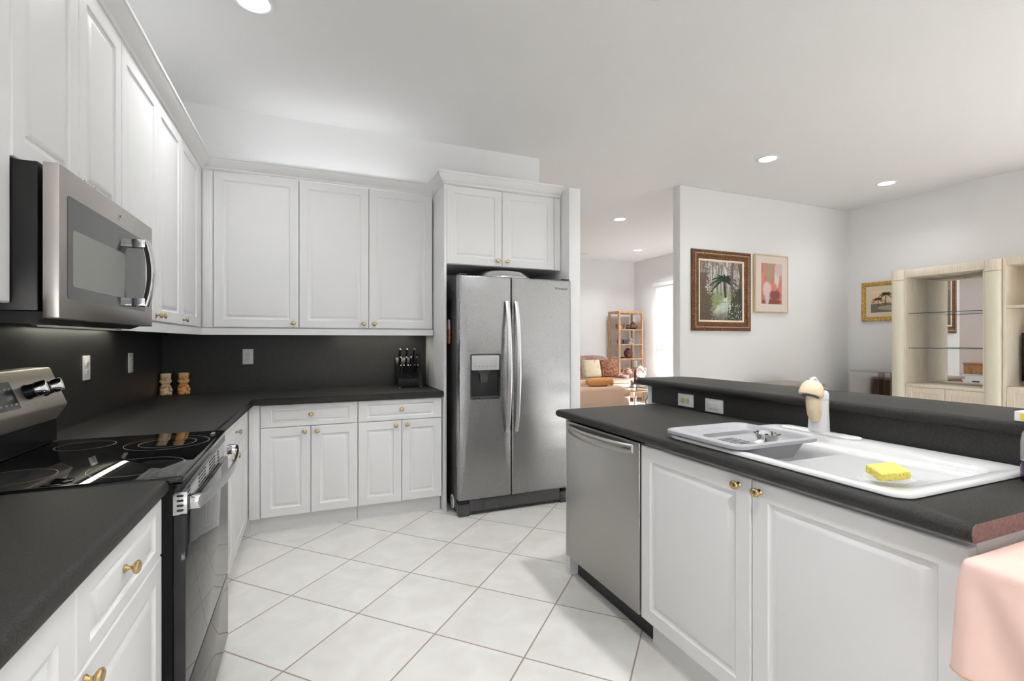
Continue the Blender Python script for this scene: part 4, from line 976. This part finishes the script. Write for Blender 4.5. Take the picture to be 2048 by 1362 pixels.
for j in range(nL + 1):
    t = j / nL; l = []
    for i, (x, y) in enumerate(base):
        d = Vector((x, y)) - pc
        nx = -1 if x < 1.2065 else (1 if x > 1.8715 else 0); ny = -1 if y < .0005 else (1 if y > .5455 else 0)
        dn = Vector((nx, ny)).normalized() if nx or ny else d.normalized()
        if j == 0: l.append((pc.x + d.x * .55, pc.y + d.y * .55, .8625)); continue
        if j == 1: l.append((x - dn.x * .012, y - dn.y * .012, .8632 + .0015 * math.sin(per[i] * 40))); continue
        s = (j - 2) / (nL - 2); p = per[i]
        rip = math.sin(p * 31 + 1.3 * s) * .6 + math.sin(p * 17 + 2.2) * .5
        dist = math.hypot(x - 1.206, y - .546)
        fold = .010 * math.exp(-((dist - .05 - .10 * s) / .018) ** 2) * sm_(s * 3) - .006 * math.exp(-((dist - .02 - .06 * s) / .012) ** 2) * sm_(s * 3)   # creases fanning out from the corner
        out = .004 + .012 * s + .007 * s * rip + fold + .030 * s * max(0, 1 - dist / .09)
        if ny > 0 and nx == 0: out = min(out, .003 + .006 * s)
        ox, oy = dn.x * out, dn.y * out
        if y > .53: oy = min(oy, .009)
        l.append((x + ox, y + oy, .860 - .212 * s + .005 * s * rip))
    L.append(l)
noisy(M['pink'], 7, (.73, .50, .445), (.76, .545, .48), lo=.3, hi=.55)
ck = MB().loops(L, True, False).build('tablecloth', M['pink'], smooth=80)
sm = ck.modifiers.new('thickness', 'SOLIDIFY'); sm.thickness = .0016; sm.offset = 1
sm = ck.modifiers.new('soft', 'SUBSURF'); sm.levels = 1; sm.render_levels = 1
hm = M_hem = mat('hem_stitch', (.72, .42, .30), .85, spec=.1)
MB().tube([Vector(p) for p in L[-1]] + [Vector(L[-1][0])], .0022, 6, cap=False).build('hem', hm, ck, smooth=60)
tag(ck, 'pink cloth hanging over the table in the bottom right corner', 'tablecloth')

# ------------------------------------------------------------------ living room
F_ = {}
F_['mauve'] = mat('mauve_damask', (.52, .36, .34), .9, spec=.1); noisy(F_['mauve'], 26, (.42, .27, .26), (.62, .46, .44), lo=.42, hi=.58)
F_['seat'] = mat('beige_upholstery', (.66, .50, .41), .9, spec=.1)
F_['tan'] = mat('tan_upholstery', (.55, .39, .29), .9, spec=.1); bump(F_['tan'], 200, .2, .001)
F_['leaf'] = mat('cream_leaf_print', (.78, .68, .50), .9, spec=.1); noisy(F_['leaf'], 14, (.50, .42, .28), (.82, .71, .53), lo=.30, hi=.44)
F_['rust'] = mat('rust_brocade', (.32, .14, .08), .8, spec=.1); noisy(F_['rust'], 30, (.20, .08, .05), (.44, .22, .14), lo=.4, hi=.6)
F_['orange'] = mat('striped_amber_cloth', (.55, .25, .08), .8)
sf = thing('sofa', 'mauve patterned sofa against the far side of the living room', 'sofa', (4.85, 8.05, 0))
def soft(x0, x1, y0, y1, z0, z1, b, seg=4): return B(x0, x1, y0, y1, z0, z1, b, seg)
soft(4.05, 5.66, 7.66, 8.36, .10, .42, .03).build('base', F_['mauve'], sf, smooth=60)
m = MB(); pr_ = []
for k in range(21):
    t = k / 20; x = 4.05 + t * 1.61; pr_.append((x, .43 + .575 * min(1, max(0, (math.sin(PI * min(t, .5)) if t < .5 else (1 - max(0, (t - .72) / .28) ** 2.2 * .55))))))
m.loops([[(5.66, y, .421), *[(x, y, z) for x, z in reversed(pr_)], (4.05, y, .421)] for y in (8.10, 8.12, 8.36)]).build('backrest', F_['mauve'], sf, smooth=40)
soft(4.10, 5.62, 7.58, 8.095, .422, .575, .05).build('seat_cushion', F_['seat'], sf, smooth=60)
soft(5.50, 5.66, 7.68, 8.08, .5755, .64, .03).build('armrest', F_['mauve'], sf, smooth=60)
for x in (4.12, 5.58):
    for y in (7.72, 8.30): MB().lathe((x, y, .001), [(.02, 0), (.03, .05), (.026, .098)], seg=12).build('foot', M['darkwood'], sf)
def pillow(label, c, w, h, th, rz, tilt, m_, cat='pillow', name='throw_pillow'):
    T = Matrix.Translation(c) @ Matrix.Rotation(rz, 4, 'Z') @ Matrix.Rotation(tilt, 4, 'X'); L = []
    for j in range(-4, 5):
        a = j / 4; q = math.sqrt(max(0, 1 - a * a)); e = .90 + .10 * q
        P = []
        for x, y in rrect(-w / 2 * e, w / 2 * e, -h / 2 * e, h / 2 * e, .02, 3): 
            pin = 1 - .08 * (1 - abs(abs(x) / (w / 2) - abs(y) / (h / 2)))
            P.append(T @ Vector((x * pin, a * th / 2, y * pin)))
        L.append(P)
    L2 = []
    for j, l in enumerate(L): L2.append(l)
    return tag(MB().loops(L2).build(name, m_, smooth=70), label, cat)
pillow('cream throw pillow with leaf print leaning on the mauve sofa', (4.87, 7.80, .768), .40, .36, .13, .05, -.26, F_['leaf'])
pillow('rust brown brocade throw pillow leaning on the mauve sofa', (5.25, 7.79, .768), .34, .36, .13, -.25, -.24, F_['rust'])
ac = thing('armchair', 'plain tan upholstered armchair in the living room, nearest the kitchen', 'armchair', (3.95, 6.55, 0))
soft(3.45, 4.56, 6.18, 6.95, .06, .42, .05).build('base', F_['tan'], ac, smooth=60)
soft(3.45, 4.33, 5.98, 6.175, .06, .625, .06).build('armrest', F_['tan'], ac, smooth=60)
soft(3.45, 4.33, 6.955, 7.15, .06, .625, .06).build('armrest', F_['tan'], ac, smooth=60)
soft(3.30, 3.62, 6.18, 6.95, .43, .90, .08).build('backrest', F_['tan'], ac, smooth=60)
soft(3.64, 4.60, 6.19, 6.94, .425, .545, .05).build('seat_cushion', F_['tan'], ac, smooth=60)
for x in (3.5, 4.28):
    for y in (6.04, 7.09): MB().lathe((x, y, .001), [(.02, 0), (.025, .058)], seg=12).build('foot', M['darkwood'], ac)
bo = thing('bolster_pillow', 'amber fringed bolster lying on the tan armchair arm', 'pillow', (3.98, 6.07, .626))
MB().tube([(3.72, 6.08, .690), (3.78, 6.08, .690), (4.06, 6.08, .690), (4.10, 6.08, .690)], [.035, .063, .063, .050], 18).build('cushion', F_['orange'], bo, smooth=60)
m = MB()
for k in range(18):
    a = 2 * PI * k / 18; m.tube([(4.1005, 6.08 + .045 * math.cos(a), .690 + .045 * math.sin(a)), (4.15, 6.08 + .052 * math.cos(a + .2), .683 + .048 * math.sin(a + .2))], .008, 6)
m.build('fringe', F_['orange'], bo, smooth=60)
# glass coffee table
gt = thing('coffee_table', 'glass coffee table on curved bronze metal legs', 'coffee table', (5.12, 7.0, 0))
L = [[(x, y, z) for x, y in rrect(4.62, 5.62, 6.62, 7.36, .12, 6)] for z in (.512, .524)]
tg = MB().loops(L).build('glass_top', M['glass'], gt, smooth=40)
L = [[(x, y, z) for x, y in rrect(4.62 - d, 5.62 + d, 6.62 - d, 7.36 + d, .12 + d, 6)] for d, z in ((.0006, .512), (.0022, .513), (.0022, .523), (.0006, .524))]
MB().loops(L, False, False).build('glass_rim', M['glassedge'], tg, smooth=0)
M['bronze'] = mat('bronze_metal', (.28, .23, .19), .35, .8)
pts = [(x, y, .440) for x, y in rrect(4.74, 5.50, 6.74, 7.24, .10, 5)]; pts.append(pts[0])
MB().tube(pts, .012, 8, cap=False).build('apron_rail', M['bronze'], gt, smooth=60)
for sx, sy in ((4.78, 6.78), (5.46, 6.78), (4.78, 7.20), (5.46, 7.20)):
    cx, cy = (5.12 - sx) * .28, (6.99 - sy) * .28
    MB().tube([(sx, sy, .511), (sx + cx * .2, sy + cy * .2, .44), (sx + cx, sy + cy, .25), (sx + cx * .8, sy + cy * .8, .12), (sx - cx * .2, sy - cy * .2, .013)], .013, 8).build('leg', M['bronze'], gt, smooth=60)
cs = thing('candlestick', 'dark carved candlestick with a white candle on the glass coffee table', 'candlestick', (5.33, 7.08, .5245))
MB().lathe((5.33, 7.08, .5245), [(.075, 0), (.075, .012), (.05, .022), (.022, .045), (.03, .07), (.016, .10), (.028, .14), (.018, .18), (.024, .22), (.016, .26), (.05, .285), (.052, .295)], seg=20).build('holder', M['darkwood'], cs, smooth=40)
MB().lathe((5.33, 7.08, .8197), [(.036, 0), (.037, .004), (.037, .115), (.033, .118), (.02, .114)], seg=20).build('candle', M['porcelain'], cs, smooth=40)
# end table with ginger jars
et = thing('end_table', 'small white end table between the mauve sofa and the corner shelf', 'table', (5.90, 7.85, 0))
MB().lathe((5.90, 7.85, .53), [(.19, 0), (.20, .008), (.20, .022), (.19, .03)], seg=32).build('table_top', M['white'], et, smooth=40)
MB().lathe((5.90, 7.85, .001), [(.14, 0), (.14, .02), (.03, .04), (.025, .3), (.03, .5), (.08, .528)], seg=24).build('pedestal', M['white'], et, smooth=40)
F_['floral'] = mat('floral_porcelain', (.78, .62, .56), .25); noisy(F_['floral'], 18, (.45, .20, .14), (.84, .72, .66), lo=.34, hi=.46)
F_['floraldark'] = mat('rosy_brown_porcelain', (.45, .24, .18), .3); noisy(F_['floraldark'], 16, (.20, .09, .07), (.62, .40, .32), lo=.4, hi=.6)
def jar(label, x, y, z, s, m_):
    t = thing('ginger_jar', label, 'jar', (x, y, z))
    MB().lathe((x, y, z), [(.05 * s, 0), (.09 * s, .03 * s), (.115 * s, .09 * s), (.10 * s, .15 * s), (.055 * s, .185 * s), (.05 * s, .20 * s)], seg=24).build('jar_body', m_, t, smooth=60)
    MB().lathe((x, y, z + .2002 * s), [(.058 * s, 0), (.055 * s, .02 * s), (.03 * s, .035 * s), (.012 * s, .04 * s), (.02 * s, .055 * s), (.006 * s, .065 * s)], seg=20).build('lid', m_, t, smooth=60)
    for sgn in (-1, 1): MB().tube([(x + sgn * .105 * s, y, z + .11 * s), (x + sgn * .15 * s, y, z + .15 * s), (x + sgn * .12 * s, y, z + .20 * s), (x + sgn * .055 * s, y, z + .185 * s)], .010 * s, 8).build('handle', m_, t, smooth=60)
jar('pale floral jar with two handles on the white end table', 5.96, 7.76, .5605, 1.0, F_['floral'])
jar('rosy brown jar behind the rust pillow on the white end table', 5.80, 7.93, .5605, .85, F_['floraldark'])
# corner shelf
eg = thing('shelf_unit', 'tall rattan open shelf unit in the living room corner', 'shelf', (6.30, 8.70, 0))
for x in (5.985, 6.575):
    for y in (8.50, 8.86): B(x, x + .045, y, y + .045, .001, 1.875, .008).build('post', M['rattan'], eg)
for z in (1.53, 1.216, .908, .610):
    B(5.99, 6.615, 8.505, 8.90, z - .012, z + .010, .004).build('shelf_board', M['rattan'], eg)
m = MB(); x = 5.985
while x < 6.60:
    wdt = random.choice((.03, .045, .06)); m.box(x, min(x + wdt, 6.62) - .004, 8.492, 8.908, 1.8755, 1.925, .006, 2); x += wdt
m.build('slatted_top', M['rattan'], eg, smooth=40)
B(5.99, 6.615, 8.505, 8.90, .08, .28, .005).build('base_box', M['rattan'], eg)
def pot(label, x, y, z, prof, m_, cat='pot', name='pot'): return tag(MB().lathe((x, y, z + .0005), prof, seg=20).build(name, m_, smooth=50), label, cat)
F_['dk'] = mat('dark_glaze', (.04, .04, .045), .25); F_['br'] = mat('brown_glaze', (.16, .07, .045), .25); F_['mar'] = mat('maroon_glaze', (.12, .03, .03), .15)
pot('brown woven basket on the top shelf at the left', 6.185, 8.74, 1.54, [(.06, 0), (.09, .05), (.10, .10), (.105, .105), (.09, .10)], M['rattan'], 'basket', 'basket')
pot('small pale shell on the top shelf by the left post', 6.075, 8.575, 1.54, [(.02, 0), (.03, .02), (.02, .06), (.006, .085)], F_['leaf'], 'shell', 'shell')
pot('small black pot in the middle of the top shelf', 6.27, 8.58, 1.54, [(.03, 0), (.048, .03), (.045, .06), (.02, .085), (.028, .095)], F_['dk'])
pot('brown lidded jar on the top shelf at the right', 6.46, 8.66, 1.54, [(.06, 0), (.10, .04), (.095, .08), (.05, .115), (.055, .13), (.02, .15), (.012, .17)], F_['br'], 'jar', 'jar')
for lb, x0, x1 in (('dark box on the second shelf near the left post', 6.035, 6.105), ('dark grey box on the second shelf beside the white bust', 6.13, 6.25)):
    tag(B(x0, x1, 8.54, 8.64, 1.2265, 1.318, .004).build('box', F_['dk']), lb, 'box')
pot('white bust on the second shelf', 6.40, 8.66, 1.226, [(.045, 0), (.05, .02), (.025, .05), (.045, .08), (.04, .11), (.012, .13)], M['porcelain'], 'figurine', 'bust')
pot('maroon vase on the third shelf', 6.32, 8.64, .918, [(.05, 0), (.085, .06), (.095, .13), (.07, .18), (.035, .20), (.045, .215)], F_['mar'], 'vase', 'vase')
pot('flat black dish on the third shelf left of the maroon vase', 6.14, 8.60, .918, [(.05, 0), (.075, .015), (.05, .032)], F_['dk'], 'dish', 'dish')
for k, (x, lb) in enumerate(((6.20, 'dark reddish carving on the lower shelf behind the candlestick, left one'), (6.49, 'dark reddish carving on the lower shelf right of the candlestick'))):
    m = MB().tube([(x - .09, 8.62, .640), (x - .04, 8.62, .665), (x + .02, 8.62, .650), (x + .08, 8.62, .675)], [.012, .03, .026, .01], 10)
    m.box(x - .07, x + .07, 8.60, 8.64, .6205, .640, .006)
    tag(m.build('carving', F_['br'], smooth=50), lb, 'figurine')
# ceiling fan, only a blade tip shows beside the fridge wall
fn = thing('ceiling_fan', 'ceiling fan in the living room with one blade tip showing', 'ceiling fan', (3.02, 6.08, ZC))
MB().tube([(3.02, 6.08, ZC - .001), (3.02, 6.08, 2.66)], .014, 10).build('rod', M['white'], fn)
MB().lathe((3.02, 6.08, ZC - .001), [(.06, 0), (.055, -.04), (.02, -.06)], seg=20).build('canopy', M['white'], fn, smooth=40)
MB().lathe((3.02, 6.08, 2.48), [(.03, 0), (.09, .02), (.11, .08), (.10, .15), (.03, .178)], seg=24).build('motor', M['white'], fn, smooth=40)
for k in range(5):
    a = -.12 + 2 * PI * k / 5
    T = Matrix.Translation((3.02, 6.08, 2.545)) @ Matrix.Rotation(a, 4, 'Z') @ Matrix.Rotation(.2, 4, 'X')
    MB().box(.125, .645, -.065, .065, -.004, .004, .003, 2, T=T).build('blade', M['bladegrey'], fn)
# chest in the living room, seen in the display unit mirror
wc = thing('chest_of_drawers', 'white chest of drawers seen in the mirror of the display unit', 'chest', (.42, 5.62, 0))
B(.215, .62, 5.15, 5.86, .02, .58, .004).build('carcass', M['white'], wc)
B(.208, .635, 5.14, 5.87, .5805, .60, .003).build('top', M['white'], wc)
for k in range(2):
    dd = B(.6205, .636, 5.17, 5.84, .05 + k * .27, .30 + k * .27, .003).build('drawer', M['white'], wc)
    B(.6365, .65, 5.44, 5.56, .17 + k * .27, .195 + k * .27, .004).build('handle', M['black'], dd)
for fx in (.25, .58):
    for fy in (5.19, 5.82): B(fx, fx + .03, fy - .015, fy + .015, .0005, .0195).build('foot', M['white'], wc)
wb = thing('wooden_chest', 'brown wooden box on the white chest, seen in the mirror', 'box', (.42, 5.5, .6005))
B(.25, .56, 5.22, 5.74, .6008, .80, .006).build('box', M['oak'], wb)
B(.24, .57, 5.21, 5.75, .8005, .835, .008).build('lid', M['oak'], wb)
